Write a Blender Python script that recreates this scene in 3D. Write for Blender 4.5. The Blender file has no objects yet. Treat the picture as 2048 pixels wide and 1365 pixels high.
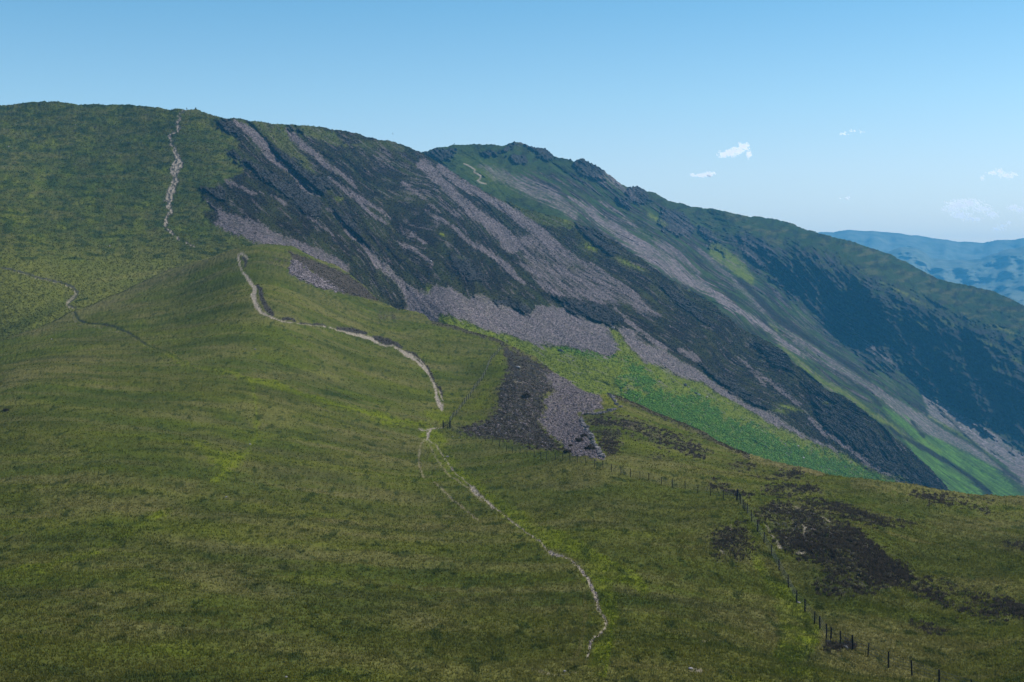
import bpy, math, random
import numpy as np
random.seed(7)
RS = np.random.RandomState(11)
SC = bpy.context.scene

# ------------------------------------------------------------------ camera, sky, sun, exposure
W0, H0 = 2048.0, 1365.0
F = W0 * 50.0 / 36.0          # focal length in photo pixels
HZ = 560.0                    # row of the eye-level line
CZ = 450.0                    # camera height above the valley floor
cam_d = bpy.data.cameras.new("camera"); cam = bpy.data.objects.new("camera", cam_d)
SC.collection.objects.link(cam); SC.camera = cam
cam.location = (0, 0, CZ); cam.rotation_euler = (math.radians(90), 0, 0)
cam_d.lens = 50; cam_d.sensor_width = 36; cam_d.clip_start = 0.5; cam_d.clip_end = 60000
cam_d.shift_y = -(H0 / 2 - HZ) / W0
SUN_AZ, SUN_EL = math.radians(72), math.radians(44)     # clockwise from the view direction
world = bpy.data.worlds.new("World"); SC.world = world; world.use_nodes = True
nt = world.node_tree
sky = nt.nodes.new('ShaderNodeTexSky'); sky.sky_type = 'NISHITA'; sky.sun_disc = False
sky.sun_elevation = SUN_EL; sky.sun_rotation = SUN_AZ
sky.altitude = 700; sky.air_density = 1.0; sky.dust_density = 0.6; sky.ozone_density = 2.0
bg = nt.nodes['Background']; bg.inputs['Strength'].default_value = 0.15
tc = nt.nodes.new('ShaderNodeTexCoord'); sx = nt.nodes.new('ShaderNodeSeparateXYZ'); nt.links.new(tc.outputs['Generated'], sx.inputs[0])
SKY_TINT = [(0.0, (.80, .68, .63)), (.042, (.67, .61, .61)), (.077, (.62, .61, .61)), (.125, (.51, .60, .60)), (.19, (.36, .54, .57)), (.6, (.32, .42, .54))]   # deep summer blue overhead, paler towards the horizon
rp = nt.nodes.new('ShaderNodeValToRGB'); nt.links.new(sx.outputs['Z'], rp.inputs[0])
while len(rp.color_ramp.elements) < len(SKY_TINT): rp.color_ramp.elements.new(0.5)
for e, (z, c) in zip(rp.color_ramp.elements, SKY_TINT): e.position = z; e.color = (*[v / 4 for v in c], 1)
mu = nt.nodes.new('ShaderNodeVectorMath'); mu.operation = 'MULTIPLY'; nt.links.new(sky.outputs[0], mu.inputs[0]); nt.links.new(rp.outputs[0], mu.inputs[1])
sc4 = nt.nodes.new('ShaderNodeVectorMath'); sc4.operation = 'SCALE'; sc4.inputs['Scale'].default_value = 4.0; nt.links.new(mu.outputs[0], sc4.inputs[0])
nt.links.new(sc4.outputs[0], bg.inputs[0])
sd = bpy.data.lights.new("sun", 'SUN'); sun = bpy.data.objects.new("sun", sd); SC.collection.objects.link(sun)
sd.energy = 3.7; sd.angle = math.radians(0.5); sd.color = (1.0, 0.95, 0.87)
sun.rotation_euler = (math.radians(90) - SUN_EL, 0, math.pi - SUN_AZ)
SC.view_settings.view_transform = 'Standard'; SC.view_settings.look = 'None'
SC.view_settings.exposure = 0.7; SC.view_settings.gamma = 1.0
SC.render.engine = 'CYCLES'
SC.cycles.max_bounces = 6; SC.cycles.diffuse_bounces = 2; SC.cycles.volume_bounces = 2
SC.cycles.transparent_max_bounces = 64
SC.cycles.use_denoising = True
SC.cycles.denoising_prefilter = 'ACCURATE'

# ------------------------------------------------------------------ numeric helpers
def _hash(ix, iy, seed):
    h = (ix.astype(np.int64) * 374761393 + iy.astype(np.int64) * 668265263 + seed * 1442695041) & 0x7fffffff
    h = ((h ^ (h >> 13)) * 1274126177) & 0x7fffffff
    return (h ^ (h >> 16)) & 0xffff
def noise(x, y, seed=0):
    x = np.asarray(x, float); y = np.asarray(y, float)
    ix = np.floor(x); iy = np.floor(y); fx = x - ix; fy = y - iy
    u = fx * fx * fx * (fx * (fx * 6 - 15) + 10); v = fy * fy * fy * (fy * (fy * 6 - 15) + 10)
    def g(dx, dy):
        a = _hash(ix + dx, iy + dy, seed) * (2 * math.pi / 65536)
        return np.cos(a) * (fx - dx) + np.sin(a) * (fy - dy)
    a, b, c, d = g(0, 0), g(1, 0), g(0, 1), g(1, 1)
    return 1.5 * ((a + (b - a) * u) * (1 - v) + (c + (d - c) * u) * v)
def fbm(x, y, octv=4, seed=0, gain=0.5):
    s = 0; a = 1.0; t = 0
    for k in range(octv):
        s = s + a * noise(x * 2 ** k + 17.3 * k, y * 2 ** k - 9.1 * k, seed + k); t += a; a *= gain
    return s / t * 1.3
def ridged(x, y, octv=4, seed=0):
    s = 0; a = 1.0; t = 0
    for k in range(octv):
        s = s + a * (1 - 2 * np.abs(noise(x * 2 ** k, y * 2 ** k, seed + k))); t += a; a *= 0.5
    return s / t
def sstep(a, b, x):
    t = np.clip((x - a) / (b - a), 0, 1); return t * t * (3 - 2 * t)
class TPS:
    """thin plate spline through (x, y) -> value"""
    def __init__(s, pts, smooth=0.0):
        p = np.array(pts, float); s.xy = p[:, :2] / 1000.0; n = len(p)
        K = s.k(s.xy[:, None] - s.xy[None]) + np.eye(n) * smooth
        P = np.c_[np.ones(n), s.xy]
        A = np.block([[K, P], [P.T, np.zeros((3, 3))]])
        w = np.linalg.solve(A, np.r_[p[:, 2], 0, 0, 0]); s.w = w[:n]; s.a = w[n:]
    @staticmethod
    def k(d):
        r2 = (d ** 2).sum(-1); return np.where(r2 > 0, r2 * np.log(r2 + 1e-12) * 0.5, 0)
    def __call__(s, x, y):
        x = np.asarray(x, float) / 1000.0; y = np.asarray(y, float) / 1000.0
        o = s.a[0] + s.a[1] * x + s.a[2] * y
        for (cx, cy), w in zip(s.xy, s.w):
            r2 = (x - cx) ** 2 + (y - cy) ** 2
            o = o + w * 0.5 * r2 * np.log(r2 + 1e-12)
        return o
def poly_sd(X, Y, pts):
    """signed distance to a closed outline, positive inside"""
    p = np.array(pts, float); m = 90
    out = np.full(X.shape, -999.0)
    sel = (X > p[:, 0].min() - m) & (X < p[:, 0].max() + m) & (Y > p[:, 1].min() - m) & (Y < p[:, 1].max() + m)
    if not sel.any(): return out
    x = X[sel]; y = Y[sel]; d = np.full(x.shape, 1e9); ins = np.zeros(x.shape, bool)
    for i in range(len(p)):
        a = p[i]; b = p[(i + 1) % len(p)]; e = b - a
        t = np.clip(((x - a[0]) * e[0] + (y - a[1]) * e[1]) / (e @ e + 1e-9), 0, 1)
        d = np.minimum(d, (x - a[0] - t * e[0]) ** 2 + (y - a[1] - t * e[1]) ** 2)
        c = ((a[1] > y) != (b[1] > y)) & (x < (b[0] - a[0]) * (y - a[1]) / (b[1] - a[1] + 1e-9) + a[0])
        ins ^= c
    out[sel] = np.sqrt(d) * np.where(ins, 1, -1)
    return out
def line_sd(X, Y, pts):
    """width - distance to a line whose points carry (x, y, full width)"""
    p = np.array(pts, float); m = 60
    out = np.full(X.shape, -999.0)
    sel = (X > p[:, 0].min() - m) & (X < p[:, 0].max() + m) & (Y > p[:, 1].min() - m) & (Y < p[:, 1].max() + m)
    if not sel.any(): return out
    x = X[sel]; y = Y[sel]; d = np.full(x.shape, -1e9)
    for a, b in zip(p[:-1], p[1:]):
        e = b[:2] - a[:2]
        t = np.clip(((x - a[0]) * e[0] + (y - a[1]) * e[1]) / (e @ e + 1e-9), 0, 1)
        d = np.maximum(d, (a[2] + (b[2] - a[2]) * t) / 2 - np.hypot(x - a[0] - t * e[0], y - a[1] - t * e[1]))
    out[sel] = d
    return out
def blob(X, Y, cx, cy, rx, ry, ang=0):
    c, s = math.cos(math.radians(ang)), math.sin(math.radians(ang))
    dx = X - cx; dy = Y - cy
    u = (dx * c + dy * s) / rx; v = (-dx * s + dy * c) / ry
    return np.exp(-(u * u + v * v) * 1.2)
def curve(pts):
    p = np.array(sorted(pts), float)
    return lambda x: np.interp(x, p[:, 0], p[:, 1])

# ------------------------------------------------------------------ object helpers
def link(name, me, mat=None, parent=None, label=None, cat=None, group=None, kind=None):
    o = bpy.data.objects.new(name, me); SC.collection.objects.link(o)
    if mat is not None and me is not None: me.materials.append(mat)
    if parent is not None: o.parent = parent
    if label: o['label'] = label
    if cat: o['category'] = cat
    if group: o['group'] = group
    if kind: o['kind'] = kind
    return o
def np_mesh(name, V, Fc, smooth=True):
    """V (n,3), Fc (m,k) -> mesh; fast path"""
    me = bpy.data.meshes.new(name); V = np.ascontiguousarray(V, np.float32); Fc = np.ascontiguousarray(Fc, np.int32)
    k = Fc.shape[1]
    me.vertices.add(len(V)); me.vertices.foreach_set('co', V.ravel())
    me.loops.add(Fc.size); me.loops.foreach_set('vertex_index', Fc.ravel())
    me.polygons.add(len(Fc)); me.polygons.foreach_set('loop_start', np.arange(0, Fc.size, k, dtype=np.int32))
    me.polygons.foreach_set('loop_total', np.full(len(Fc), k, np.int32))
    me.polygons.foreach_set('use_smooth', np.full(len(Fc), smooth, bool))
    me.update(calc_edges=True)
    return me
def attr(me, name, a):
    at = me.attributes.new(name, 'FLOAT', 'POINT'); at.data.foreach_set('value', np.ascontiguousarray(a, np.float32).ravel())

# ------------------------------------------------------------------ materials
class NT:
    def __init__(s, name):
        s.m = bpy.data.materials.new(name); s.m.use_nodes = True; s.t = s.m.node_tree; s.n = s.t.nodes
        s.b = s.n['Principled BSDF']; s.b.inputs['Specular IOR Level'].default_value = 0.0
        s.b.inputs['Roughness'].default_value = 1.0
    def lk(s, a, b): s.t.links.new(a, b)
    def at(s, name):
        n = s.n.new('ShaderNodeAttribute'); n.attribute_name = name; return n.outputs['Fac']
    def pos(s, scale=(1, 1, 1)):
        g = s.n.new('ShaderNodeNewGeometry'); m = s.n.new('ShaderNodeVectorMath'); m.operation = 'MULTIPLY'
        s.lk(g.outputs['Position'], m.inputs[0]); m.inputs[1].default_value = scale; return m.outputs[0]
    def noise(s, vec, scale, detail=3, rough=0.6):
        n = s.n.new('ShaderNodeTexNoise'); n.inputs['Scale'].default_value = scale
        n.inputs['Detail'].default_value = detail; n.inputs['Roughness'].default_value = rough
        s.lk(vec, n.inputs['Vector']); return n.outputs['Fac']
    def ramp(s, f, lo, hi, a=0.0, b=1.0):
        n = s.n.new('ShaderNodeMapRange'); s.lk(f, n.inputs[0])
        for i, v in enumerate((lo, hi, a, b)): n.inputs[i + 1].default_value = v
        return n.outputs[0]
    def mix(s, f, a, b):
        n = s.n.new('ShaderNodeMix'); n.data_type = 'RGBA'
        if isinstance(f, (int, float)): n.inputs[0].default_value = f
        else: s.lk(f, n.inputs[0])
        for v, i in ((a, 6), (b, 7)):
            if isinstance(v, tuple): n.inputs[i].default_value = (*v, 1)
            else: s.lk(v, n.inputs[i])
        return n.outputs[2]
    def math(s, op, a, b):
        n = s.n.new('ShaderNodeMath'); n.operation = op
        for v, i in ((a, 0), (b, 1)):
            if isinstance(v, (int, float)): n.inputs[i].default_value = v
            else: s.lk(v, n.inputs[i])
        return n.outputs[0]
    def through(s, c, f):
        tr = s.n.new('ShaderNodeBsdfTranslucent'); mx = s.n.new('ShaderNodeMixShader'); mx.inputs[0].default_value = f
        s.lk(c, tr.inputs[0]); s.lk(s.b.outputs[0], mx.inputs[1]); s.lk(tr.outputs[0], mx.inputs[2]); s.lk(mx.outputs[0], s.n['Material Output'].inputs['Surface'])
    def bump(s, h, strength, dist):
        n = s.n.new('ShaderNodeBump'); n.inputs['Strength'].default_value = strength
        n.inputs['Distance'].default_value = dist; s.lk(h, n.inputs['Height'])
        s.lk(n.outputs[0], s.b.inputs['Normal'])

def ground_material(name, s, hk=1.0, gk=(1, 1, 1)):
    """moorland ground; s = size in metres of the finest texture; the cover comes from attributes grown on the mesh"""
    T = NT(name); v = T.pos()
    n1 = T.noise(v, 1.0 / s, 4, 0.65); n2 = T.noise(v, 0.16 / s, 3); n3 = T.noise(v, 0.025, 3)
    g = T.mix(T.ramp(n1, .28, .72), (.034, .043, .007), (.105, .112, .024))
    g = T.mix(T.ramp(n2, .38, .66, 0, .5), g, (.100, .090, .034))
    g = T.mix(T.ramp(n3, .40, .62, 0, .55), g, (.044, .068, .012))
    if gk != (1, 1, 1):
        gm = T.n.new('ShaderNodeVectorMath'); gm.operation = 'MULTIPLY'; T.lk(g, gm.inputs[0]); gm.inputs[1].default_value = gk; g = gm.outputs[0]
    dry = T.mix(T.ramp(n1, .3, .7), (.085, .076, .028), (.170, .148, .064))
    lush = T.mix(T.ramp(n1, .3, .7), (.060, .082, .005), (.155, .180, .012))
    rush = T.mix(T.ramp(n1, .3, .7), (.009, .018, .006), (.030, .046, .013))
    br = T.mix(T.ramp(n1, .35, .65), (.046, .100, .011), (.092, .180, .024))
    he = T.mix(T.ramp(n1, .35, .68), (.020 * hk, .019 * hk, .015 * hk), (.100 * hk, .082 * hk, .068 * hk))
    sc = T.mix(T.ramp(n1, .38, .62), (.060, .050, .050), (.225, .188, .190))
    sc = T.mix(T.ramp(n2, .42, .62, 0, .5), sc, (.085, .074, .074))
    ro = T.mix(T.ramp(n1, .35, .7), (.008, .009, .010), (.065, .062, .060))  # near-black: also carries the shade painted onto crags and the far wall
    pa = T.mix(T.ramp(n1, .35, .65), (.14, .118, .088), (.31, .27, .215))
    c = T.mix(T.at('dry'), g, dry); c = T.mix(T.at('lush'), c, lush); c = T.mix(T.at('rush'), c, rush)
    c = T.mix(T.at('bracken'), c, br); c = T.mix(T.at('heather'), c, he); c = T.mix(T.at('rock_and_shade'), c, ro)
    c = T.mix(T.at('scree'), c, sc); c = T.mix(T.at('path'), c, pa)
    T.lk(c, T.b.inputs['Base Color'])
    T.bump(n1, 0.9, s * 0.5)
    return T.m
MAT_NEAR = ground_material("moor turf", 0.45)
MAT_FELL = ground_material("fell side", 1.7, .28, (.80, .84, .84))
MAT_FAR = ground_material("far fell side", 3.5, .30, (.50, .68, .85))  # grass darkened and blued: extra distance haze put into the colour
def plain(name, lo, hi, scale, rough=.9, bump=0.0, det=4):
    T = NT(name); v = T.pos(); n = T.noise(v, scale, det)
    T.lk(T.mix(T.ramp(n, .35, .65), lo, hi), T.b.inputs['Base Color']); T.b.inputs['Roughness'].default_value = rough
    if bump: T.bump(n, .8, bump)
    return T.m
def tinted(name, lo, hi, rough=.9, trans=0.0):
    """colour runs from lo to hi with the per-clump attribute 'tone'"""
    T = NT(name); T.lk(T.mix(T.at('tone'), lo, hi), T.b.inputs['Base Color']); T.b.inputs['Roughness'].default_value = rough
    if trans: T.through(T.b.inputs['Base Color'].links[0].from_socket, trans)
    return T.m
M_STONE = plain("grey stone", (.10, .095, .095), (.42, .39, .38), 1.3, .85, .05)
M_WALL = plain("wall stone", (.06, .055, .055), (.26, .24, .235), 1.6, .9, .04)
M_DARKSTONE = plain("dark stone", (.03, .03, .03), (.12, .12, .12), 1.3, .85, .05)
M_WOOD = plain("weathered post wood", (.012, .011, .010), (.045, .040, .036), 9, .85)
M_WIRE = plain("fence wire", (.10, .11, .11), (.22, .22, .22), 5, .5)
M_SCREE = tinted("scree stone", (.075, .064, .065), (.240, .202, .204))
def blades(name, k=1.0):
    T = NT(name); t = T.at('tone')
    c = T.mix(t, (.082 * k, .088 * k, .011), (.168 * k, .167 * k, .038))
    c = T.mix(T.at('dry'), c, T.mix(t, (.115, .100, .030), (.270, .230, .090)))
    c = T.mix(T.at('lush'), c, T.mix(t, (.070, .100, .006), (.165, .205, .020)))
    c = T.mix(T.at('rush'), c, T.mix(t, (.018, .032, .007), (.055, .080, .018)))
    T.lk(c, T.b.inputs['Base Color']); T.through(c, .45); return T.m
M_GRASS = blades("grass blades"); M_GRASS_FELL = blades("fell grass blades", .70)
M_HEATH = tinted("heather sprigs", (.024, .022, .014), (.120, .096, .070), trans=.3)
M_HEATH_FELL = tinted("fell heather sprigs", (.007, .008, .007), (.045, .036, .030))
M_BRACKEN = tinted("bracken fronds", (.055, .115, .012), (.095, .180, .024))

# ------------------------------------------------------------------ outlines traced from the place
S1 = curve([(-400, 860), (-200, 770), (0, 684), (60, 660), (100, 642), (145, 622), (200, 603), (250, 584), (330, 546), (400, 519),
            (450, 504), (485, 495), (520, 491), (585, 492), (615, 507), (642, 520), (670, 529), (700, 549), (730, 573), (760, 603),
            (795, 618), (812, 619), (847, 630), (860, 640), (882, 645), (910, 652), (935, 661), (960, 669), (985, 677), (1005, 684),
            (1035, 697), (1072, 713), (1086, 727), (1107, 745), (1141, 764), (1178, 785), (1195, 789), (1216, 785), (1240, 790),
            (1264, 801), (1315, 826), (1370, 850), (1400, 864), (1440, 884), (1500, 911), (1560, 922), (1620, 934), (1680, 949),
            (1730, 962), (1790, 968), (1850, 975), (1910, 984), (1960, 988), (2048, 991), (2200, 1000), (2460, 1030)])
S2 = curve([(-400, 225), (-100, 216), (0, 212), (60, 206), (110, 203.5), (140, 208), (170, 210), (250, 211), (300, 215), (340, 219),
            (374, 221), (400, 222), (420, 228), (440, 236), (460, 239), (487, 238), (500, 243), (545, 248), (580, 251), (620, 252),
            (650, 256), (662, 261), (690, 261), (720, 270), (755, 280), (790, 285), (810, 291), (830, 301), (838, 303), (845, 307), (887, 332), (907, 347), (940, 367),
            (985, 393), (1012, 404), (1050, 418), (1080, 427), (1110, 434), (1150, 446), (1190, 460), (1230, 484), (1270, 510),
            (1312, 540), (1340, 560), (1375, 582), (1425, 607), (1450, 631), (1482, 658), (1512, 672), (1550, 691), (1575, 711),
            (1587, 729), (1612, 742), (1650, 778), (1687, 793), (1725, 820), (1750, 840), (1787, 874), (1825, 905), (1862, 940),
            (1892, 974), (1915, 1000), (2000, 1060), (2460, 1200)])
S3 = curve([(700, 400), (820, 322), (845, 307), (865, 299), (907, 292), (960, 290), (1007, 292), (1018, 288), (1027, 286), (1040, 287), (1050, 291), (1072, 296),
            (1084, 298), (1097, 305), (1106, 315), (1140, 320), (1147, 324), (1155, 322), (1165, 320), (1182, 328), (1195, 334), (1210, 345), (1237, 365), (1252, 374),
            (1262, 377), (1275, 374.5), (1285, 378), (1295, 385), (1312, 389), (1337, 403), (1390, 415), (1461, 426), (1482, 432), (1523, 436),
            (1560, 442), (1589, 450), (1605, 459), (1622, 464), (1684, 479), (1755, 500), (1813, 525), (1858, 550), (1885, 563), (1920, 568), (1987, 585),
            (2020, 598), (2048, 614), (2200, 690), (2460, 820)])
# distances (metres) of points on each sheet
D1P = [(1878, 1365, 108), (1475, 1000, 185), (1610, 1214, 134), (1190, 930, 215), (885, 855, 288), (1000, 700, 420), (940, 785, 345), (500, 493, 525), (585, 492, 545), (145, 622, 455),
       (0, 684, 385), (-300, 830, 300), (0, 1365, 82), (1000, 1365, 92), (500, 1365, 86), (0, 1000, 165), (500, 1000, 176), (1000, 1000, 190), (500, 740, 305), (200, 800, 255), (0, 850, 222),
       (2048, 991, 250), (2048, 1200, 142), (1700, 1100, 158), (1600, 922, 270), (1230, 787, 350), (1330, 840, 330), (1100, 745, 385),
       (1480, 903, 290), (1120, 850, 286), (1030, 770, 345), (760, 603, 500), (880, 645, 470), (680, 590, 470), (750, 720, 370),
       (1245, 870, 262), (1350, 920, 240), (2300, 1300, 118), (2300, 1010, 235), (1850, 1250, 132), (1400, 1150, 140), (-300, 1365, 78), (350, 600, 440),
       (1500, 1425, 84), (300, 1425, 78), (2100, 1425, 96)]
D2P = [(0, 212, 900), (-400, 225, 870), (110, 204, 900), (374, 221, 900), (0, 537, 480), (145, 600, 475), (0, 700, 420), (300, 560, 545), (400, 512, 600), (485, 495, 625), (330, 400, 725),
       (100, 400, 690), (-300, 500, 560), (460, 240, 905), (545, 248, 960), (620, 253, 1010), (700, 265, 1080), (830, 301, 1170), (845, 307, 1190),
       (430, 330, 800), (430, 440, 690), (600, 500, 665), (820, 620, 690), (740, 510, 760), (620, 385, 860), (900, 630, 665), (1000, 680, 680), (1100, 700, 700), (1240, 705, 740), (1100, 760, 640),
       (1000, 520, 880), (1000, 410, 1120), (940, 367, 1160), (1100, 560, 885), (1200, 620, 850), (1150, 446, 1150), (1312, 540, 1110), (1230, 800, 660), (1400, 880, 690),
       (1400, 740, 860), (1500, 820, 860), (1450, 631, 1090), (1587, 729, 1050), (1650, 900, 900), (1790, 970, 960), (1750, 840, 1030), (1892, 974, 1060), (1600, 960, 800), (2048, 1050, 1100), (2460, 1200, 1100)]
D3P = [(800, 335, 1480), (845, 307, 1500), (907, 292, 1560), (1030, 287, 1640), (1106, 315, 1680), (1165, 320, 1700), (1275, 375, 1790), (940, 340, 1440), (1000, 400, 1330),
       (1110, 436, 1300), (1312, 540, 1290), (1450, 631, 1290), (1587, 729, 1270), (1750, 840, 1250), (1892, 975, 1240), (2048, 990, 1330), (2048, 950, 1480), (2200, 1000, 1500),
       (1200, 400, 1620), (1300, 450, 1610), (1400, 520, 1590), (1500, 600, 1570), (1600, 660, 1560), (1700, 740, 1540), (1800, 830, 1460),
       (1461, 426, 2000), (1622, 464, 2180), (1755, 500, 2200), (1858, 550, 2160), (1987, 585, 2080), (2048, 614, 2000), (2460, 820, 1900),
       (1390, 480, 1800), (1450, 470, 1900), (1477, 495, 1850), (1550, 500, 1930), (1620, 505, 1930), (1575, 585, 1840), (1650, 657, 1830), (1720, 700, 1810), (1836, 772, 1770), (1906, 820, 1720), (1961, 852, 1690), (2048, 910, 1670),
       (1700, 550, 1900), (1760, 620, 1830), (1800, 575, 1960), (1900, 620, 1930), (1870, 660, 1840), (1950, 700, 1815), (2048, 700, 1830), (2048, 800, 1745), (1950, 780, 1745), (2300, 900, 1660)]
def dfun(pts):
    t = TPS([(x, y, 1000.0 / d) for x, y, d in pts], 1e-6)
    return lambda x, y: 1000.0 / np.maximum(t(x, y), 0.05)
DF1, DF2, DF3 = dfun(D1P), dfun(D2P), dfun(D3P)
# fall lines of the big faces: each traced run of a gully or scree chute gets one value
PSI = TPS([(x, y, v) for v, L in [
    (-1.2, [(300, 260), (420, 440), (560, 560)]), (0, [(480, 250), (560, 330), (640, 394), (740, 505), (820, 620)]),
    (1, [(600, 285), (712, 375), (800, 470), (950, 600), (1100, 720)]), (2, [(740, 280), (875, 360), (975, 445), (1087, 560), (1230, 660), (1400, 770)]),
    (3, [(887, 332), (985, 393), (1137, 517), (1275, 600), (1450, 730), (1700, 910)]),
    (4, [(1010, 380), (1150, 446), (1312, 540), (1450, 631), (1587, 729), (1750, 840), (1900, 985)]),
    (5, [(1050, 330), (1200, 430), (1400, 567), (1537, 657), (1748, 795), (1950, 960)]),
    (6, [(1150, 330), (1300, 440), (1475, 560), (1650, 690), (1836, 820), (2048, 960)]),
    (7, [(1300, 390), (1477, 490), (1650, 640), (1797, 738), (2048, 905)]),
    (8.3, [(1450, 430), (1620, 500), (1800, 640), (2048, 800)]), (10, [(1700, 480), (1900, 600), (2048, 690), (2300, 830)])] for x, y in L], 1e-5)

def P(px, py, Y):
    return np.stack([(px - W0 / 2) / F * Y, Y, CZ + (HZ - py) / F * Y], -1)

NAMES = ('dry', 'lush', 'rush', 'bracken', 'heather', 'rock_and_shade', 'scree', 'path')
class Sheet:
    """a sheet of land: columns of constant bearing, rows from its hidden foot up to its crest"""
    def __init__(s, x0, x1, step, foot, crest, depth, rowstep, wl=0, wr=0):
        s.px = np.concatenate([np.arange(x0 - wl, x0 - 1, 14.0), np.arange(x0, x1 + .1, step), np.arange(x1 + 14, x1 + wr, 14.0)]); s.foot, s.crest = foot, crest
        B, S = foot(s.px), crest(s.px); s.nr = int(np.max(B - S) / rowstep) + 2
        t = np.linspace(0, 1, s.nr)[:, None]
        s.B, s.S = B, S
        s.X = np.repeat(s.px[None], s.nr, 0); s.Y = B[None] + (S - B)[None] * t
        s.D = depth(np.clip(s.X, -420, 2460), s.Y)
        s.m = {k: np.zeros(s.X.shape) for k in NAMES}
        s.dz = np.zeros(s.X.shape); s.dr = np.zeros(s.X.shape)
    def put(s, k, v, over=()):
        s.m[k] = np.maximum(s.m[k], np.clip(v, 0, 1))
        for o in over: s.m[o] = s.m[o] * (1 - np.clip(v, 0, 1))
    def finish(s):
        s.V = P(s.X, s.Y, s.D + s.dr); s.V[..., 2] += s.dz
    def at(s, px, py):
        fi = min(float(np.interp(px, s.px, np.arange(len(s.px)))), len(s.px) - 1.001); i = int(fi); fi -= i
        b = np.interp(px, s.px, s.B); c = np.interp(px, s.px, s.S)
        fj = min(max((py - b) / (c - b) * (s.nr - 1), 0), s.nr - 2); j = int(fj); fj -= j
        V = s.V
        return (V[j, i] * (1 - fi) + V[j, i + 1] * fi) * (1 - fj) + (V[j + 1, i] * (1 - fi) + V[j + 1, i + 1] * fi) * fj
    def build(s, name, mat, front=None, back=None, label=None, splits=(), backm=None):
        V = [s.V]; M = {k: [a] for k, a in s.m.items()}
        if back is not None:
            V.append(back)
            for k in NAMES: M[k].append(backm[k] if backm else np.repeat(s.m[k][-1:] * (0.3 if k in ('path', 'scree') else 1), len(back), 0))
        if front is not None:
            V.insert(0, front)
            for k in NAMES: M[k].insert(0, np.zeros(front.shape[:2]))
        V = np.concatenate(V, 0); M = {k: np.concatenate(a, 0) for k, a in M.items()}
        r, c = V.shape[:2]; idx = np.arange(r * c).reshape(r, c)
        Q = np.stack([idx[:-1, :-1], idx[:-1, 1:], idx[1:, 1:], idx[1:, :-1]], -1).reshape(-1, 4)
        fl = V.reshape(-1, 3); left = np.ones(len(Q), bool); out = []
        for sname, key, thr, slabel in splits:
            v = M[key].ravel()[Q].mean(1) > thr; v &= left; left &= ~v
            out.append((sname, Q[v], slabel))
        out.insert(0, (name, Q[left], label))
        objs = []
        for nm, q, lb in out:
            if not len(q): continue
            u, inv = np.unique(q, return_inverse=True)
            me = np_mesh(nm, fl[u], inv.reshape(q.shape))
            for k in NAMES: attr(me, k, M[k].ravel()[u])
            objs.append(link(nm, me, mat, label=lb, kind='structure'))
        return objs
def drop_back(V, length, drop, n=12):
    last = V[-1]; d = last[:, :2] - 0; d = d / np.linalg.norm(d, axis=1, keepdims=True)
    rows = []
    for k in range(1, n + 1):
        t = k / n; r = last.copy(); r[:, :2] += d * length * t; r[:, 2] -= drop * (0.12 * t + 0.88 * t ** 1.6); rows.append(r)
    return np.stack(rows)

# ================================================================== the near hillside
L1 = Sheet(-330, 2380, 2.0, lambda x: x * 0 + 1430.0, S1, DF1, 2.0, 1500, 2600)
X, Y, D = L1.X, L1.Y, L1.D
wx = (X - W0 / 2) / F * D; wy = D
e1 = fbm(wx / 2.2, wy / 2.2, 3, 5); e2 = fbm(X / 9, Y / 5, 3, 8); e3 = fbm(wx / 9, wy / 14, 3, 21)
# paths
PATH_MAIN = [(475, 509, 3), (484, 507, 3), (494, 515, 3)]
P_KNOLL = [(476, 512, 3), (480, 524, 4), (478, 530, 3), (484, 542, 4), (493, 551, 6), (500, 560, 7), (509, 573, 10), (510, 582, 9), (506, 592, 11), (510, 607, 9),
           (515, 617, 8), (524, 626, 6), (535, 632, 4), (547, 638, 4), (560, 643, 3.4), (575, 647, 2.6), (600, 650, 2), (655, 654, 1.8), (676, 660, 3), (700, 666, 4), (720, 671, 5),
           (740, 676, 7), (748, 681, 6), (757, 687, 4), (772, 692, 3), (786, 693, 4), (800, 700, 4), (812, 708, 9), (822, 712, 8), (835, 723, 6), (846, 735, 8),
           (853, 742, 7), (860, 753, 4), (868, 768, 5), (872, 782, 5), (874, 795, 9), (878, 808, 10), (882, 820, 9), (884, 826, 5)]
P_SIDE = [[(879, 781, 3), (883, 791, 3), (887, 805, 3), (886, 815, 3)], [(478, 530, 2), (475, 518, 3), (482, 509, 3), (493, 514, 4), (495, 520, 4)], [(820, 708, 3), (838, 716, 3), (850, 732, 4), (856, 742, 3)]]
P_LOW = [(838, 859, 3), (850, 862, 3), (862, 858, 4), (884, 857, 3)]
P_LOW2 = [(862, 859, 4), (856, 866, 5), (856, 874, 6), (854, 880, 3)]
P_FIELD = [(856, 880, 1.6), (872, 893, 1.6), (890, 915, 2.2), (905, 935, 1.8), (925, 958, 2.2), (940, 976, 3), (947, 984, 9), (955, 991, 8), (962, 994, 3), (975, 1004, 5), (986, 1012, 5), (1000, 1022, 3),
           (1018, 1036, 2.8), (1040, 1051, 2.8), (1062, 1067, 2.5), (1080, 1078, 3), (1086, 1083, 3), (1095, 1093, 3), (1104, 1098, 5), (1114, 1100, 7), (1128, 1103, 3), (1142, 1110, 3),
           (1152, 1122, 5), (1165, 1135, 7), (1176, 1150, 7), (1183, 1165, 8), (1190, 1182, 8), (1194, 1200, 7), (1198, 1220, 7), (1206, 1234, 6), (1212, 1248, 6), (1212, 1262, 5), (1200, 1273, 4), (1191, 1278, 4)]
P_FIELD2 = [(1191, 1277, 4), (1182, 1290, 5), (1178, 1303, 5), (1175, 1318, 4)]
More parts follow.
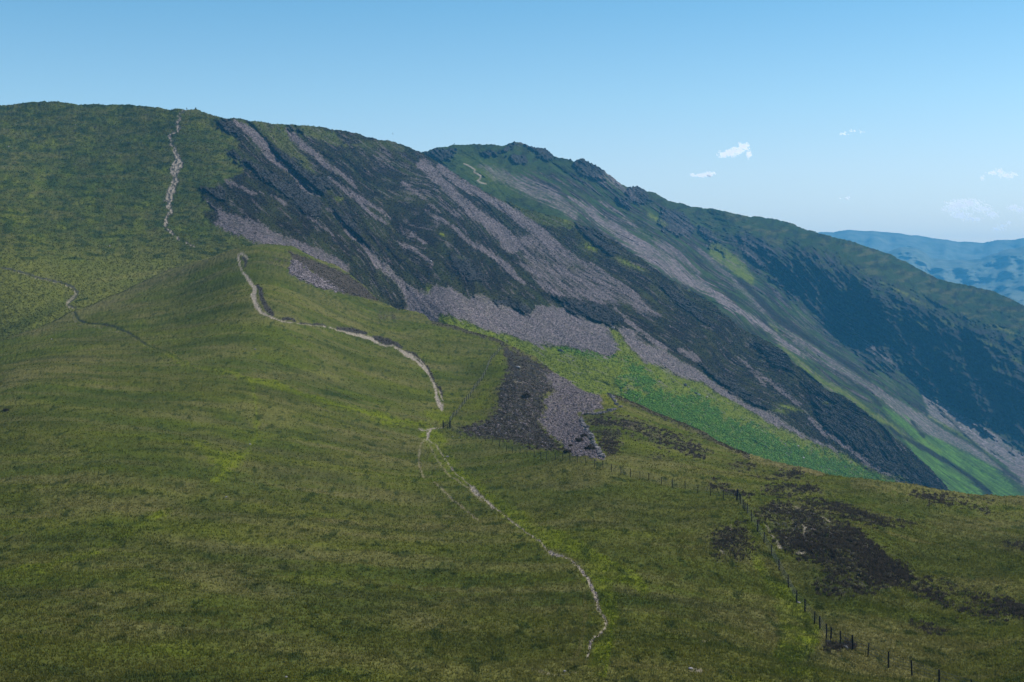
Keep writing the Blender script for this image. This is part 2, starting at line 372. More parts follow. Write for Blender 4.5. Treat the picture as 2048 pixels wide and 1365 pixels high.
TRACKS = [[(852, 880, 3), (866, 905, 3), (884, 930, 4), (905, 953, 4), (930, 975, 4), (965, 1003, 4)], [(850, 878, 3), (842, 892, 3), (838, 908, 4), (838, 925, 4), (845, 945, 4), (850, 958, 3)],
          [(868, 965, 3), (885, 982, 4), (905, 998, 4), (935, 1020, 3), (960, 1040, 3)]]
psd = np.maximum.reduce([line_sd(X, Y, p) for p in [P_KNOLL, P_LOW, P_LOW2, P_FIELD, P_FIELD2] + P_SIDE]) - .4 + .3 * (Y > 980)
path = sstep(-.9, .9, psd + e2 * 1.6 + e1 * .6)
path *= 1 - .35 * sstep(.2, .6, e1) * sstep(880, 960, Y)
L1.put('path', path)
trk = np.maximum.reduce([line_sd(X, Y, p) for p in TRACKS + [[(1065, 1338, 5), (1110, 1346, 5), (1150, 1343, 5)], [(1400, 1290, 3), (1440, 1280, 4), (1460, 1285, 4)]]])
L1.put('dry', .9 * sstep(-2, 1.5, trk + e2 * 2)); L1.put('dry', .7 * sstep(-7, 3, line_sd(X, Y, P_FIELD) + e2 * 4)); L1.put('dry', .5 * sstep(-3, 2, line_sd(X, Y, [(1150, 1140, 5), (1168, 1180, 6), (1172, 1240, 8), (1160, 1300, 8), (1130, 1345, 8)]) + e2 * 3)); L1.put('path', .35 * sstep(-1, 1, trk + e2 * 2.5 - .5))
# left sheep trod on the spur
P_TROD = [(146, 622, 3), (148, 632, 3), (156, 646, 3), (180, 653, 4), (205, 658, 3), (232, 662, 2.6), (262, 673, 2.2), (290, 688, 2)]
P_TROD2 = [(150, 624, 3), (160, 636, 4), (185, 648, 4), (228, 653, 4), (255, 662, 4), (275, 674, 4), (292, 686, 3)]
tsd = line_sd(X, Y, P_TROD); L1.put('path', .38 * sstep(-.6, 1, tsd - 1.0 + e2 * 2))
L1.put('rush', .9 * sstep(-1.5, 1.0, line_sd(X, Y, P_TROD2) + e2 * 1.6), ('dry',)); L1.put('rock_and_shade', .7 * sstep(-.8, .8, line_sd(X, Y, [(x_, y_, 2.4) for x_, y_, _ in P_TROD2]) + e2 * 1.6))
L1.put('lush', .68 * sstep(-6, 6, np.maximum.reduce([line_sd(X, Y, p) for p in [
    [(290, 690, 4), (320, 703, 6), (345, 713, 7), (370, 726, 6), (405, 738, 6), (450, 742, 5), (480, 753, 8), (520, 768, 8), (580, 783, 7), (640, 800, 8), (700, 822, 12), (770, 838, 14), (850, 850, 10)],
    [(500, 770, 3), (508, 790, 3), (513, 830, 4), (514, 870, 6), (500, 905, 10), (455, 945, 5), (430, 962, 4)],
    [(862, 870, 34), (880, 905, 40), (920, 950, 26), (990, 1005, 20), (1060, 1050, 30), (1120, 1075, 34), (1200, 1115, 34), (1270, 1150, 30), (1290, 1180, 20)],
    [(852, 832, 12), (880, 832, 22), (896, 838, 14)], [(1180, 1130, 40), (1215, 1180, 36), (1225, 1260, 30), (1195, 1330, 40)],
    [(0, 1142, 12), (90, 1125, 16), (170, 1105, 14), (280, 1050, 10), (350, 1012, 8)], [(400, 900, 20), (450, 925, 30), (480, 915, 16)],
    [(1550, 1030, 10), (1500, 1090, 14), (1530, 1140, 20), (1580, 1200, 60), (1600, 1260, 80), (1580, 1300, 60)]]]) + e2 * 9 + e3 * 8 + e1 * 4) * (.85 + .6 * e1 + .3 * e3))
for k_, pts_, w_ in [('dry', [(292, 690), (330, 706), (370, 728), (405, 740), (440, 742)], 1.6), ('dry', [(296, 684), (335, 700), (365, 716), (400, 733)], 1.4), ('rush', [(294, 687), (332, 703), (368, 722)], 1.8), ('dry', [(150, 626), (158, 640), (183, 651), (230, 657), (262, 668), (290, 685)], 1.8),
                     ('dry', [(450, 742), (480, 752), (500, 768), (540, 778)], 2.2), ('dry', [(505, 790), (513, 825), (513, 862)], 1.6), ('dry', [(470, 930), (435, 958)], 1.6), ('dry', [(0, 620), (60, 590), (120, 560)], 1.5)]:
    L1.put(k_, .8 * sstep(-1.2, 1, line_sd(X, Y, [(a_, b_, w_) for a_, b_ in pts_]) + e2 * 1.2))
L1.put('lush', .85 * sstep(-2.5, 2.5, np.maximum.reduce([line_sd(X, Y, p) for p in [[(404, 738, 3), (440, 742, 3), (470, 748, 4), (500, 766, 5), (560, 782, 5), (640, 802, 6), (700, 820, 6), (760, 836, 6), (820, 846, 5), (850, 850, 4)], [(503, 775, 2), (510, 800, 3), (514, 840, 3), (511, 875, 3), (495, 900, 3), (462, 935, 3), (432, 958, 3)],
    [(860, 878, 3), (880, 900, 4), (905, 930, 4), (935, 965, 4), (985, 1006, 4), (1040, 1046, 5), (1095, 1088, 5)], [(1215, 1180, 7), (1224, 1230, 7), (1222, 1290, 7), (1210, 1350, 7)]]]) + e2 * 2))
# eroded peat beside the path
peat = np.maximum.reduce([line_sd(X, Y, p) for p in [
    [(486, 516, 5), (492, 524, 6), (490, 534, 4)], [(513, 567, 5), (521, 580, 8), (524, 600, 8), (533, 618, 10), (545, 630, 7)], [(565, 640, 5), (585, 640, 5), (590, 646, 4)],
    [(600, 648, 3), (655, 652, 3)], [(676, 657, 6), (705, 661, 10), (730, 668, 8)], [(748, 677, 10), (775, 684, 14), (792, 690, 8), (803, 697, 3)],
    [(810, 703, 5), (830, 710, 7), (846, 724, 5), (858, 740, 5), (868, 762, 3), (876, 775, 3)], [(880, 776, 5), (884, 788, 4)], [(840, 722, 3), (853, 738, 3), (862, 752, 3)]]])
pk = sstep(-1, 1, peat + e2 * 2) * (1 - L1.m['path'])
L1.put('heather', pk); L1.put('rock_and_shade', pk * .5)
# screes, heather, scarps
SCR_A = [(1090, 750), (1110, 747), (1141, 762), (1178, 783), (1200, 792), (1206, 815), (1178, 822), (1158, 822), (1161, 839), (1178, 870), (1192, 897), (1211, 930), (1171, 922), (1137, 909), (1130, 890), (1100, 868), (1079, 839), (1096, 820), (1088, 806), (1113, 782)]
HEA_A = [(1000, 690), (1042, 700), (1080, 722), (1120, 752), (1130, 764), (1113, 782), (1088, 800), (1100, 822), (1082, 839), (1100, 868), (1137, 905), (1093, 902), (1042, 893), (990, 882), (946, 874), (905, 862),
         (940, 848), (973, 838), (990, 818), (994, 784), (1004, 754), (1014, 737), (1007, 713)]
sa = poly_sd(X, Y, SCR_A) + e2 * 6 + e1 * 4; ha = poly_sd(X, Y, HEA_A) + e2 * 7 + e1 * 3
L1.put('heather', sstep(-4, 9, ha + e2 * 5) * (.85 + .4 * e2)); L1.put('scree', sstep(-3, 3, sa) * (.9 + .3 * e2), ('heather',))
strat = fbm(X / 26 + Y / 60, (Y - X * .55) / 3.2, 3, 33)
L1.put('scree', .85 * sstep(.12, .42, strat) * sstep(2, 10, ha) * (1 - blob(X, Y, 1040, 720, 60, 40)))
L1.put('rock_and_shade', .95 * sstep(-.2, .3, -strat) * sstep(2, 10, ha))
KN = [(575, 503), (600, 512), (640, 526), (672, 538), (700, 551), (730, 575), (765, 606), (720, 595), (695, 590), (672, 583), (650, 566), (625, 545), (600, 531), (585, 520)]
KS = [(583, 520), (600, 528), (622, 543), (650, 562), (685, 587), (642, 577), (620, 568), (600, 559), (578, 548)]
L1.put('heather', sstep(-2, 3, poly_sd(X, Y, KN) + e2 * 4)); ks = sstep(-2, 2.5, poly_sd(X, Y, KS) + e2 * 5 + strat * 4)
L1.put('scree', ks * .8, ('heather',)); L1.put('heather', .7 * blob(X, Y, 560, 525, 26, 14) * sstep(-.1, .3, e2))
crest = lambda a, b, w: np.where((X > a) & (X < b), w - (Y - S1(X)), -999)
L1.put('heather', .75 * sstep(-3, 3, crest(862, 1010, 7) + e2 * 6)); L1.put('heather', .7 * sstep(-4, 4, crest(1214, 1500, 8) + e2 * 7))
L1.put('dry', sstep(-3, 3, crest(1430, 1650, 10) + e2 * 6)); L1.put('dry', .7 * sstep(-3, 3, crest(1700, 2400, 22) + e2 * 12))
HEA = [[(1172, 830), (1206, 834), (1232, 838), (1243, 870), (1228, 919), (1212, 920), (1200, 885), (1184, 855)],
       [(1230, 830), (1277, 839), (1332, 866), (1397, 893), (1420, 905), (1395, 912), (1350, 898), (1281, 874), (1240, 856)],
       [(1512, 1030), (1539, 1009), (1567, 1002), (1594, 1010), (1638, 1028), (1683, 1055), (1724, 1083), (1758, 1110), (1809, 1139), (1826, 1162), (1789, 1168), (1734, 1172), (1690, 1177), (1649, 1170), (1622, 1155), (1650, 1140), (1640, 1120), (1600, 1112), (1570, 1098), (1539, 1064)],
       [(1587, 1002), (1638, 998), (1690, 1008), (1741, 1032), (1825, 1056), (1792, 1062), (1734, 1055), (1683, 1040), (1638, 1022)],
       [(1529, 977), (1570, 970), (1621, 972), (1640, 980), (1614, 988), (1553, 986)], [(1505, 949), (1539, 950), (1567, 937), (1605, 940), (1597, 953), (1550, 957)],
       [(1820, 992), (1912, 992), (1985, 1002), (1972, 1023), (1929, 1008), (1860, 1001)], [(1806, 1166), (1895, 1171), (1997, 1200), (2100, 1225), (2080, 1235), (1963, 1225), (1895, 1206), (1843, 1187)],
       [(2008, 1098), (2060, 1088), (2090, 1110), (2030, 1116)], [(1422, 1081), (1440, 1056), (1485, 1044), (1498, 1064), (1513, 1106), (1474, 1113), (1433, 1104)],
       [(1826, 1250), (1860, 1246), (1884, 1262), (1850, 1264)], [(1655, 1282), (1700, 1280), (1710, 1292), (1672, 1292)], [(755, 632), (790, 632), (793, 640), (760, 641)], [(1300, 915), (1330, 908), (1345, 918), (1310, 924)], [(1460, 928), (1490, 925), (1510, 932), (1480, 936)],  # the patch under the fence paints the hollow's shade
       [(1420, 968), (1475, 985), (1500, 988), (1470, 978)]]
for i, h in enumerate(HEA):
    L1.put('heather', (.5 if i in (9, 12, 13) else .86) * sstep(-9, 9, poly_sd(X, Y, h) + e2 * 16 + e1 * 8) * (.75 + 1.0 * e3 + .5 * e2))
hum = poly_sd(X, Y, HEA[2])
L1.put('rock_and_shade', .8 * sstep(.0, .4, -fbm((X + Y) / 30, (Y - X * .5) / 3.5, 3, 35)) * sstep(0, 8, hum)); L1.put('dry', .5 * sstep(.1, .4, fbm((X + Y) / 26, (Y - X * .5) / 4, 3, 37)) * sstep(0, 8, hum), ('heather',))
pale = np.maximum.reduce([line_sd(X, Y, p) for p in [[(1604, 1057, 6), (1612, 1064, 7), (1606, 1074, 5), (1612, 1084, 5)], [(1590, 1104, 3), (1622, 1108, 3)], [(1514, 1026, 3), (1519, 1034, 4)],
    [(1533, 1055, 2.4), (1548, 1078, 2.4), (1563, 1097, 4), (1552, 1090, 4)], [(1462, 1047, 3), (1460, 1080, 3)], [(1441, 1094, 4), (1455, 1104, 3)], [(1638, 1038, 3), (1660, 1052, 4)], [(1592, 1016, 3), (1600, 1020, 3)],
    [(1435, 1283, 4), (1455, 1283, 4)], [(1030, 765, 3), (1045, 769, 2)], [(1380, 1338, 5), (1405, 1341, 5)]]])
L1.put('path', .75 * sstep(-1, 1, pale + e2 * 2.5 + e1), ('heather', 'rock_and_shade'))
L1.put('scree', .6 * sstep(.15, .5, fbm((X + Y) / 22, (Y - X * .45) / 3, 3, 36)) * sstep(2, 14, hum) * blob(X, Y, 1620, 1065, 70, 40, 25))
# swathes of other growth
for (k, cx, cy, rx, ry, a, w) in [('rush', 660, 790, 75, 13, 8, .75), ('rush', 505, 1150, 60, 8, -3, .7), ('rush', 870, 1140, 42, 6, 0, .9), ('rush', 1950, 1130, 170, 45, 5, .55), ('rush', 1600, 1300, 60, 18, 10, .7),
        ('rush', 250, 960, 130, 14, -10, .45), ('rush', 60, 1000, 120, 18, -8, .35), ('rush', 960, 985, 22, 6, 30, .5), ('rush', 300, 800, 160, 30, -12, .28), ('rush', 700, 560, 90, 30, 20, .2), ('rush', 690, 590, 50, 20, 20, .35), ('rush', 1600, 1335, 90, 14, 5, .5),
        ('dry', 330, 548, 150, 9, -20, .8), ('dry', 1200, 1010, 200, 40, 8, .30), ('dry', 900, 700, 160, 30, 8, .25), ('dry', 500, 1250, 400, 22, -3, .4), ('dry', 950, 1330, 400, 14, 0, .35), ('dry', 640, 1060, 260, 30, -8, .3),
        ('dry', 1700, 1240, 160, 26, 8, .45), ('dry', 1750, 1010, 120, 8, -6, .5), ('dry', 1700, 985, 160, 14, 3, .35), ('dry', 1450, 1270, 60, 18, 15, .6), ('dry', 1930, 1080, 90, 20, 5, .3), ('dry', 1390, 940, 80, 20, 10, .4), ('dry', 1600, 1130, 30, 16, 20, .4),
        ('lush', 330, 1175, 110, 14, 0, .6), ('lush', 640, 1150, 90, 14, -4, .5), ('lush', 1290, 860, 90, 22, 25, .55), ('lush', 1185, 880, 10, 46, -28, .9), ('lush', 1225, 800, 26, 12, 20, .7), ('lush', 1300, 900, 60, 12, 15, .4), ('lush', 1980, 1250, 90, 14, 8, .35), ('lush', 960, 800, 18, 60, 25, .55),
        ('lush', 1550, 965, 160, 10, 3, .4), ('lush', 1780, 960, 70, 6, 5, .4), ('lush', 1000, 730, 12, 30, 0, .5), ('lush', 400, 1290, 160, 22, -4, .35), ('lush', 300, 660, 60, 16, 20, .3), ('lush', 1590, 1350, 70, 10, 0, .4), ('dry', 1140, 1285, 22, 40, 0, .45)]:
    L1.put(k, w * blob(X, Y, cx, cy, rx, ry, a) * (0.75 + 1.0 * e3 + .5 * e2))
L1.put('dry', .55 * sstep(-.1, .5, fbm(wx / 40, wy / 9, 4, 67))); L1.put('lush', .22 * sstep(.0, .5, fbm(wx / 45, wy / 11, 4, 68))); L1.put('rush', .45 * sstep(.1, .5, fbm(wx / 30, wy / 8, 4, 69)))
L1.put('dry', .75 * sstep(-6, 6, np.where((X > 60) & (X < 480), 18 - (Y - S1(X)), -999) + e2 * 8)); L1.put('lush', .16 * sstep(.1, .6, fbm(wx / 30, wy / 26, 3, 60))); L1.put('rush', .38 * sstep(.0, .6, fbm(wx / 22, wy / 16, 4, 61))); L1.put('rush', .7 * sstep(.22, .5, fbm(wx / 1.7, wy / 4.2, 3, 63)))
L1.put('dry', .60 * sstep(.0, .6, fbm(wx / 18, wy / 22, 4, 62)))
L1.put('rush', .75 * sstep(-.05, .35, fbm(X / 9, Y / 4, 3, 64)) * blob(X, Y, 690, 590, 150, 36, 14)); L1.put('rush', .6 * sstep(-.05, .35, fbm(X / 9, Y / 4, 3, 65)) * blob(X, Y, 800, 650, 90, 18, 14)); L1.put('rush', .6 * sstep(.0, .35, fbm(X / 8, Y / 4, 3, 66)) * blob(X, Y, 560, 530, 60, 24, 10))
# relief: tussocks, terracettes, trench of the path, rugged scarps
L1.dz += .22 * fbm(wx / 5, wy / 5, 3, 70) + .10 * fbm(wx / 1.1, wy / 1.1, 2, 71) + .9 * fbm(wx / 38, wy / 38, 2, 72)
L1.dz += .05 * noise(X / 3.1, Y / 2.7, 73) * (D / 120)
L1.dz -= .08 * L1.m['path'] + .10 * pk + .10 * (sstep(-3, 2, np.maximum(tsd, line_sd(X, Y, P_TROD2))))
hm = np.maximum(L1.m['heather'], L1.m['rock_and_shade'])
L1.dr += -hm * (.55 * ridged((X + Y) / 38, (Y - X * .5) / 7, 4, 75) * (D / 300)) - .5 * L1.m['scree'] * fbm(wx / 2, wy / 2, 3, 76)
L1.dz += .16 * hm * fbm(wx / 1.6, wy / 1.6, 3, 77) + .20 * L1.m['scree'] * fbm(wx / .8, wy / .8, 2, 78)
L1.finish()

# ================================================================== the main fell
L2 = Sheet(-330, 2100, 1.5, lambda x: np.maximum(S1(x), S2(x) + 10) + 40, S2, DF2, 1.5, 1200, 700)
X, Y, D = L2.X, L2.Y, L2.D
psi = PSI(X, Y); al = X * .78 + Y * .62
wx = (X - W0 / 2) / F * D
e1 = fbm(X / 5, Y / 5, 3, 105); e2 = fbm(X / 16, Y / 12, 3, 106)
st = fbm(psi * 7, al / 60, 4, 110, .6); st2 = fbm(psi * 22, al / 45, 3, 111, .6); st3 = fbm(psi * 3, al / 160, 3, 112)
FACE = [(462, 238), (430, 241), (437, 257), (470, 272), (478, 284), (475, 300), (450, 298), (457, 312), (482, 317), (487, 335), (480, 350), (455, 362), (430, 374), (400, 373), (404, 392), (416, 402), (430, 420),
        (402, 426), (412, 437), (425, 447), (475, 470), (520, 487), (575, 491), (600, 700), (900, 1100), (2300, 1300), (2300, 900), (1900, 800), (1300, 400), (850, 260), (640, 200), (500, 200)]
face = sstep(-4, 4, poly_sd(X, Y, FACE) + e2 * 6 + e1 * 4)
face = np.where(poly_sd(X, Y, FACE) < -900, 0, face)
inner = (X > 600) & (Y > 330); face = np.where(inner, 1, face)
L2.put('heather', face * (.88 + .35 * st))
GR = [([(464, 238), (575, 248), (620, 249), (662, 262), (700, 296), (672, 290), (630, 278), (606, 270), (580, 262), (582, 282), (597, 300), (618, 325), (634, 348), (610, 341), (585, 320), (552, 292), (528, 272), (500, 254)], .95),
      ([(760, 281), (795, 284), (828, 300), (800, 302), (760, 296), (725, 300), (700, 290), (725, 284)], .55), ([(985, 392), (1050, 416), (1112, 434), (1160, 452), (1140, 458), (1090, 452), (1030, 430)], .8)]
for g, w in GR:
    k = w * sstep(-3, 4, poly_sd(X, Y, g) + e2 * 5 + st * 6); L2.m['heather'] *= 1 - k
gs = .5 * sstep(.15, .45, fbm(psi * 4 + 3, al / 90, 4, 130)) * face * (Y < 620); L2.m['heather'] *= 1 - .55 * gs; L2.put('rush', .35 * gs)
G2 = [(880, 626), (935, 645), (970, 657), (1010, 668), (1050, 680), (1100, 695), (1125, 691), (1175, 702), (1217, 712), (1236, 700), (1222, 672), (1217, 656), (1240, 664), (1262, 698), (1290, 724), (1325, 733), (1375, 760), (1405, 765),
      (1437, 787), (1475, 807), (1512, 828), (1550, 851), (1615, 878), (1685, 908), (1700, 915), (1745, 940), (1800, 968), (1850, 1100), (1300, 1100), (1000, 900), (850, 680)]
g2 = sstep(-5, 5, poly_sd(X, Y, G2) + e1 * 5 + e2 * 4)
L2.put('lush', g2 * .85, ('heather', 'rush'))
BR = [(1250, 720), (1285, 738), (1312, 765), (1305, 780), (1350, 790), (1390, 792), (1430, 810), (1450, 835), (1500, 850), (1560, 880), (1640, 905), (1700, 930), (1760, 955), (1800, 975), (1600, 1000), (1400, 960), (1250, 800), (1240, 785), (1285, 785), (1270, 765), (1235, 770), (1255, 748)]
L2.put('bracken', g2 * sstep(-12, 12, poly_sd(X, Y, BR) + e2 * 14 + e1 * 6 + st * 10) * (.72 + .35 * e2))
L2.put('bracken', .6 * g2 * blob(X, Y, 1150, 700, 80, 12, 15)); L2.put('dry', .5 * g2 * blob(X, Y, 1570, 870, 130, 10, 28) * (.7 + st)); L2.put('dry', .45 * g2 * blob(X, Y, 1620, 945, 110, 8, 16))
# scree fan, chutes
FAN = [(742, 500), (760, 520), (785, 546), (810, 564), (835, 579), (852, 590), (862, 580), (872, 567), (910, 581), (940, 597), (962, 590), (997, 613), (1017, 611), (1045, 626), (1062, 631), (1074, 616), (1095, 610), (1130, 615), (1140, 630), (1170, 637), (1200, 647), (1217, 657),
       (1222, 672), (1240, 700), (1217, 712), (1175, 702), (1125, 691), (1100, 695), (1050, 680), (1010, 668), (970, 657), (935, 645), (882, 627), (850, 720), (817, 640), (812, 600), (800, 582), (780, 557), (750, 527)]
STRIP = [(1237, 655), (1260, 660), (1287, 684), (1332, 702), (1362, 721), (1400, 744), (1437, 770), (1475, 796), (1507, 817), (1530, 824), (1555, 836), (1607, 870), (1650, 892), (1688, 905), (1615, 878), (1550, 851), (1512, 828), (1475, 807), (1437, 787), (1405, 765), (1375, 760), (1325, 733), (1290, 724), (1262, 698), (1240, 664)]
UP = [(1012, 480), (1035, 478), (1060, 462), (1100, 480), (1140, 500), (1175, 525), (1237, 562), (1287, 600), (1340, 636), (1300, 636), (1262, 618), (1225, 612), (1212, 612), (1180, 603), (1137, 598), (1100, 588), (1075, 573), (1052, 545), (1030, 512)]
fan = np.maximum(sstep(-4, 4, poly_sd(X, Y, FAN) + e1 * 4 + st * 9 + st2 * 4), sstep(-3, 3, poly_sd(X, Y, STRIP) + e1 * 3 + st * 6 + st2 * 3))
L2.put('scree', fan * (.80 + .25 * sstep(-.4, .3, st2)), ('lush', 'bracken', 'heather'))
up = sstep(-4, 4, poly_sd(X, Y, UP) + e2 * 3 + st * 9 - 2) * (1 - .75 * sstep(.10, .45, fbm(psi * 11, al / 55, 4, 140)))
L2.put('scree', up * .9 * (.32 + .9 * sstep(-.25, .35, st2 + .5 * st)))
CH = [([(470, 246, 6), (482, 250, 10), (505, 268, 15), (525, 290, 17), (540, 310, 14), (560, 330, 9), (583, 345, 7), (600, 366, 7), (618, 384, 8), (640, 394, 5)], .9),
      ([(655, 418, 3), (680, 441, 4), (700, 468, 5), (720, 489, 5), (735, 503, 8), (747, 520, 10), (757, 532, 12)], .9), ([(576, 260, 10), (588, 275, 16), (605, 290, 16), (632, 310, 12), (660, 335, 8), (690, 355, 7), (712, 375, 5)], .75),
      ([(657, 357, 4), (680, 372, 7), (700, 390, 10), (725, 402, 12), (760, 420, 6), (780, 437, 4)], .8), ([(712, 398, 6), (735, 420, 6), (752, 434, 5), (775, 448, 4)], .7),
      ([(845, 330, 22), (875, 358, 20), (905, 385, 18), (940, 420, 18), (975, 445, 24), (1000, 465, 30), (1025, 492, 30)], .85), ([(880, 335, 14), (912, 362, 15), (950, 384, 14), (985, 402, 14), (1020, 424, 18), (1050, 444, 22), (1085, 470, 20), (1110, 492, 22)], .9),
      ([(1183, 528, 5), (1225, 560, 10), (1275, 596, 8)], .8), ([(935, 482, 6), (975, 505, 9), (1012, 530, 9), (1037, 558, 8), (1052, 571, 5)], .85), ([(805, 367, 6), (850, 398, 7), (880, 425, 4)], .7), ([(905, 452, 6), (930, 477, 8), (950, 492, 4)], .7),
      ([(850, 420, 4), (877, 441, 4)], .7), ([(857, 426, 4), (897, 446, 5)], .7), ([(782, 474, 3), (812, 496, 3)], .7), ([(825, 471, 4), (853, 488, 4)], .8), ([(808, 486, 4), (835, 503, 6), (865, 530, 4)], .7), ([(617, 434, 3), (667, 470, 3)], .6),
      ([(1230, 615, 5), (1255, 640, 8), (1275, 660, 8), (1300, 678, 7), (1327, 696, 5)], .8), ([(1360, 700, 8), (1380, 710, 12), (1396, 720, 8)], .7), ([(1470, 712, 3), (1495, 730, 4), (1530, 770, 4)], .6), ([(1515, 745, 6), (1555, 775, 8), (1600, 810, 5)], .65),
      ([(1620, 838, 4), (1650, 865, 9), (1700, 897, 9), (1737, 926, 8), (1778, 950, 5)], .85), ([(452, 362, 4), (480, 374, 5), (510, 388, 4)], .6), ([(412, 400, 3), (432, 421, 5)], .6), ([(540, 390, 3), (570, 408, 4)], .5)]
for c, w in CH:
    L2.put('scree', w * sstep(-3.0, 2.5, line_sd(X, Y, c) + st * 4 + st2 * 3 + e1 * 3) * (.7 + .7 * sstep(-.3, .3, st2)))
L2.put('scree', .85 * sstep(-4, 6, poly_sd(X, Y, [(432, 418), (470, 430), (520, 452), (580, 476), (640, 500), (700, 530), (700, 560), (600, 500), (520, 488), (470, 470), (425, 448), (438, 436)]) + st * 8 + e1 * 6) * (.6 + .6 * sstep(-.3, .3, st2)))
L2.put('scree', .6 * sstep(.0, .35, st2 + .4 * st) * np.maximum(blob(X, Y, 770, 310, 110, 28, 28), blob(X, Y, 880, 400, 110, 45, 38)))
L2.put('scree', .36 * sstep(.2, .5, st2 + .2 * st) * face)
L2.put('dry', .35 * sstep(0, .5, fbm(psi * 5, al / 80, 3, 150)) * sstep(1100, 1300, X) * face); 
for (cx, cy, rx, ry, a) in [(1180, 495, 18, 7, 25), (1132, 440, 11, 7, 30), (1250, 525, 24, 5, 22), (1277, 536, 18, 4, 22), (858, 580, 8, 12, 10), (1580, 816, 30, 5, 15), (1650, 806, 12, 4, 10), (920, 516, 14, 5, 10), (678, 398, 10, 5, 0), (885, 470, 8, 4, 30), (1800, 955, 24, 6, 20), (1560, 822, 18, 5, 10)]:
    b = blob(X, Y, cx, cy, rx, ry, a) * (.9 + .8 * e1); L2.put('lush', b * .8); L2.m['heather'] *= 1 - np.clip(b, 0, 1)
# crags; their shaded sides are painted in as near-black rock
CR = [[(538, 288), (590, 318), (625, 348), (665, 358), (655, 388), (625, 386), (606, 366), (585, 338), (552, 308)], [(505, 330), (550, 348), (605, 375), (650, 402), (640, 438), (610, 425), (575, 397), (512, 352)], [(668, 416), (712, 443), (728, 478), (700, 455), (675, 436)],
      [(898, 508), (937, 520), (957, 535), (978, 562), (945, 562), (907, 532)], [(945, 592), (1000, 598), (1052, 614), (1067, 626), (1060, 634), (1020, 617), (980, 610)], [(1015, 592), (1050, 606), (1065, 626), (1040, 615)], [(1105, 592), (1137, 600), (1175, 605), (1225, 617), (1240, 640), (1227, 652), (1175, 638), (1142, 630), (1130, 612)],
      [(1400, 730), (1475, 764), (1515, 798), (1535, 814), (1500, 806), (1440, 770)], [(1625, 798), (1687, 816), (1725, 838), (1775, 883), (1805, 920), (1862, 948), (1895, 982), (1837, 973), (1775, 946), (1725, 911), (1662, 866), (1637, 836)], [(1495, 684), (1550, 694), (1577, 716), (1582, 740), (1550, 733)],
      [(1150, 446), (1200, 465), (1245, 505), (1220, 512), (1175, 476)], [(430, 242), (455, 238), (476, 252), (491, 276), (468, 271), (440, 257)], [(1300, 560), (1380, 600), (1420, 650), (1370, 620)], [(575, 252), (600, 256), (605, 264), (585, 262)], [(400, 374), (450, 380), (470, 395), (430, 400)], [(450, 300), (500, 318), (540, 345), (510, 340), (465, 316)],
      [(1580, 750), (1660, 790), (1720, 830), (1680, 815), (1610, 775)], [(900, 250), (1, 1), (2, 2)]]
crag = np.zeros(X.shape)
for c in CR[:-1]: crag = np.maximum(crag, sstep(-4, 5, poly_sd(X, Y, c) + e2 * 6 + st * 6 + e1 * 3))
crag *= 1 - .6 * L2.m['scree'] * (1 - .3 * sstep(.2, .5, e1))
L2.put('rock_and_shade', crag * .95); L2.m['scree'] *= 1 - .8 * crag
# eroded pitched path up the left flank
P_UP = [(372, 221, 3), (364, 225, 3), (358, 230, 5), (360, 236, 4), (355, 245, 7), (357, 256, 5), (356, 263, 3), (346, 267, 3), (339, 272, 5), (344, 281, 5), (341, 288, 7), (349, 295, 6), (352, 306, 9), (356, 318, 14), (356, 328, 22), (349, 341, 20),
        (350, 352, 10), (352, 362, 12), (346, 374, 12), (341, 385, 18), (337, 400, 14), (338, 412, 9), (341, 423, 8), (333, 435, 6), (330, 444, 8), (333, 455, 5), (343, 467, 4), (358, 479, 3), (376, 487, 2.6), (388, 494, 3)]
pu = line_sd(X, Y, P_UP) - .9 + fbm(X / 6, Y / 9, 3, 160) * 5
grain = fbm(X / 4.5, Y / 6, 3, 161)
L2.put('path', 1.0 * sstep(-1, 1.2, pu) * (1 - .85 * sstep(-.02, .22, grain))); L2.put('rock_and_shade', .85 * sstep(-3, 1, pu + grain * 3), ())
P_LEFT = [(0, 537, 2), (50, 549, 2.5), (70, 557, 3), (100, 563, 3), (128, 570, 3), (142, 576, 4), (152, 588, 5), (146, 596, 7), (136, 604, 8), (132, 612, 5), (148, 618, 4)]
pl = line_sd(X, Y, P_LEFT); L2.put('path', .45 * sstep(-.6, 1, pl - .8 + e1 * 2.5)); L2.put('rock_and_shade', .8 * sstep(-1.2, .8, line_sd(X, Y, [(x + 3, y - 2, w + 1) for x, y, w in P_LEFT]) + e1 * 2) * (1 - L2.m['path'])); L2.put('rush', .9 * sstep(-1, 2, line_sd(X, Y, [(150, 603, 4), (175, 597, 5)])))  # dark upper edge paints the shaded side of the trod's trench
L2.put('dry', .7 * blob(X, Y, 280, 550, 180, 10, -8)); L2.put('dry', .32 * sstep(420, 560, Y) * (1 - face) * (X < 560)); L2.put('lush', .22 * sstep(440, 540, Y) * (1 - face) * (X < 560)); L2.put('dry', .25 * sstep(0, .5, fbm(X / 60, Y / 20, 3, 170)) * (1 - face)); L2.put('rush', .75 * sstep(-.1, .4, fbm(X / 30, Y / 9, 4, 171)) * (1 - face) * (Y < 520)); L2.put('lush', .3 * sstep(.0, .5, fbm(X / 50, Y / 30, 3, 172)) * (1 - face))
L2.put('rush', .5 * (1 - face) * (blob(X, Y, 60, 640, 120, 10, -25) + blob(X, Y, 270, 375, 14, 40, 18)))
L2.put('rock_and_shade', .7 * sstep(.35, .6, fbm(X / 14, Y / 4, 3, 175)) * (1 - face) * (Y < 330))
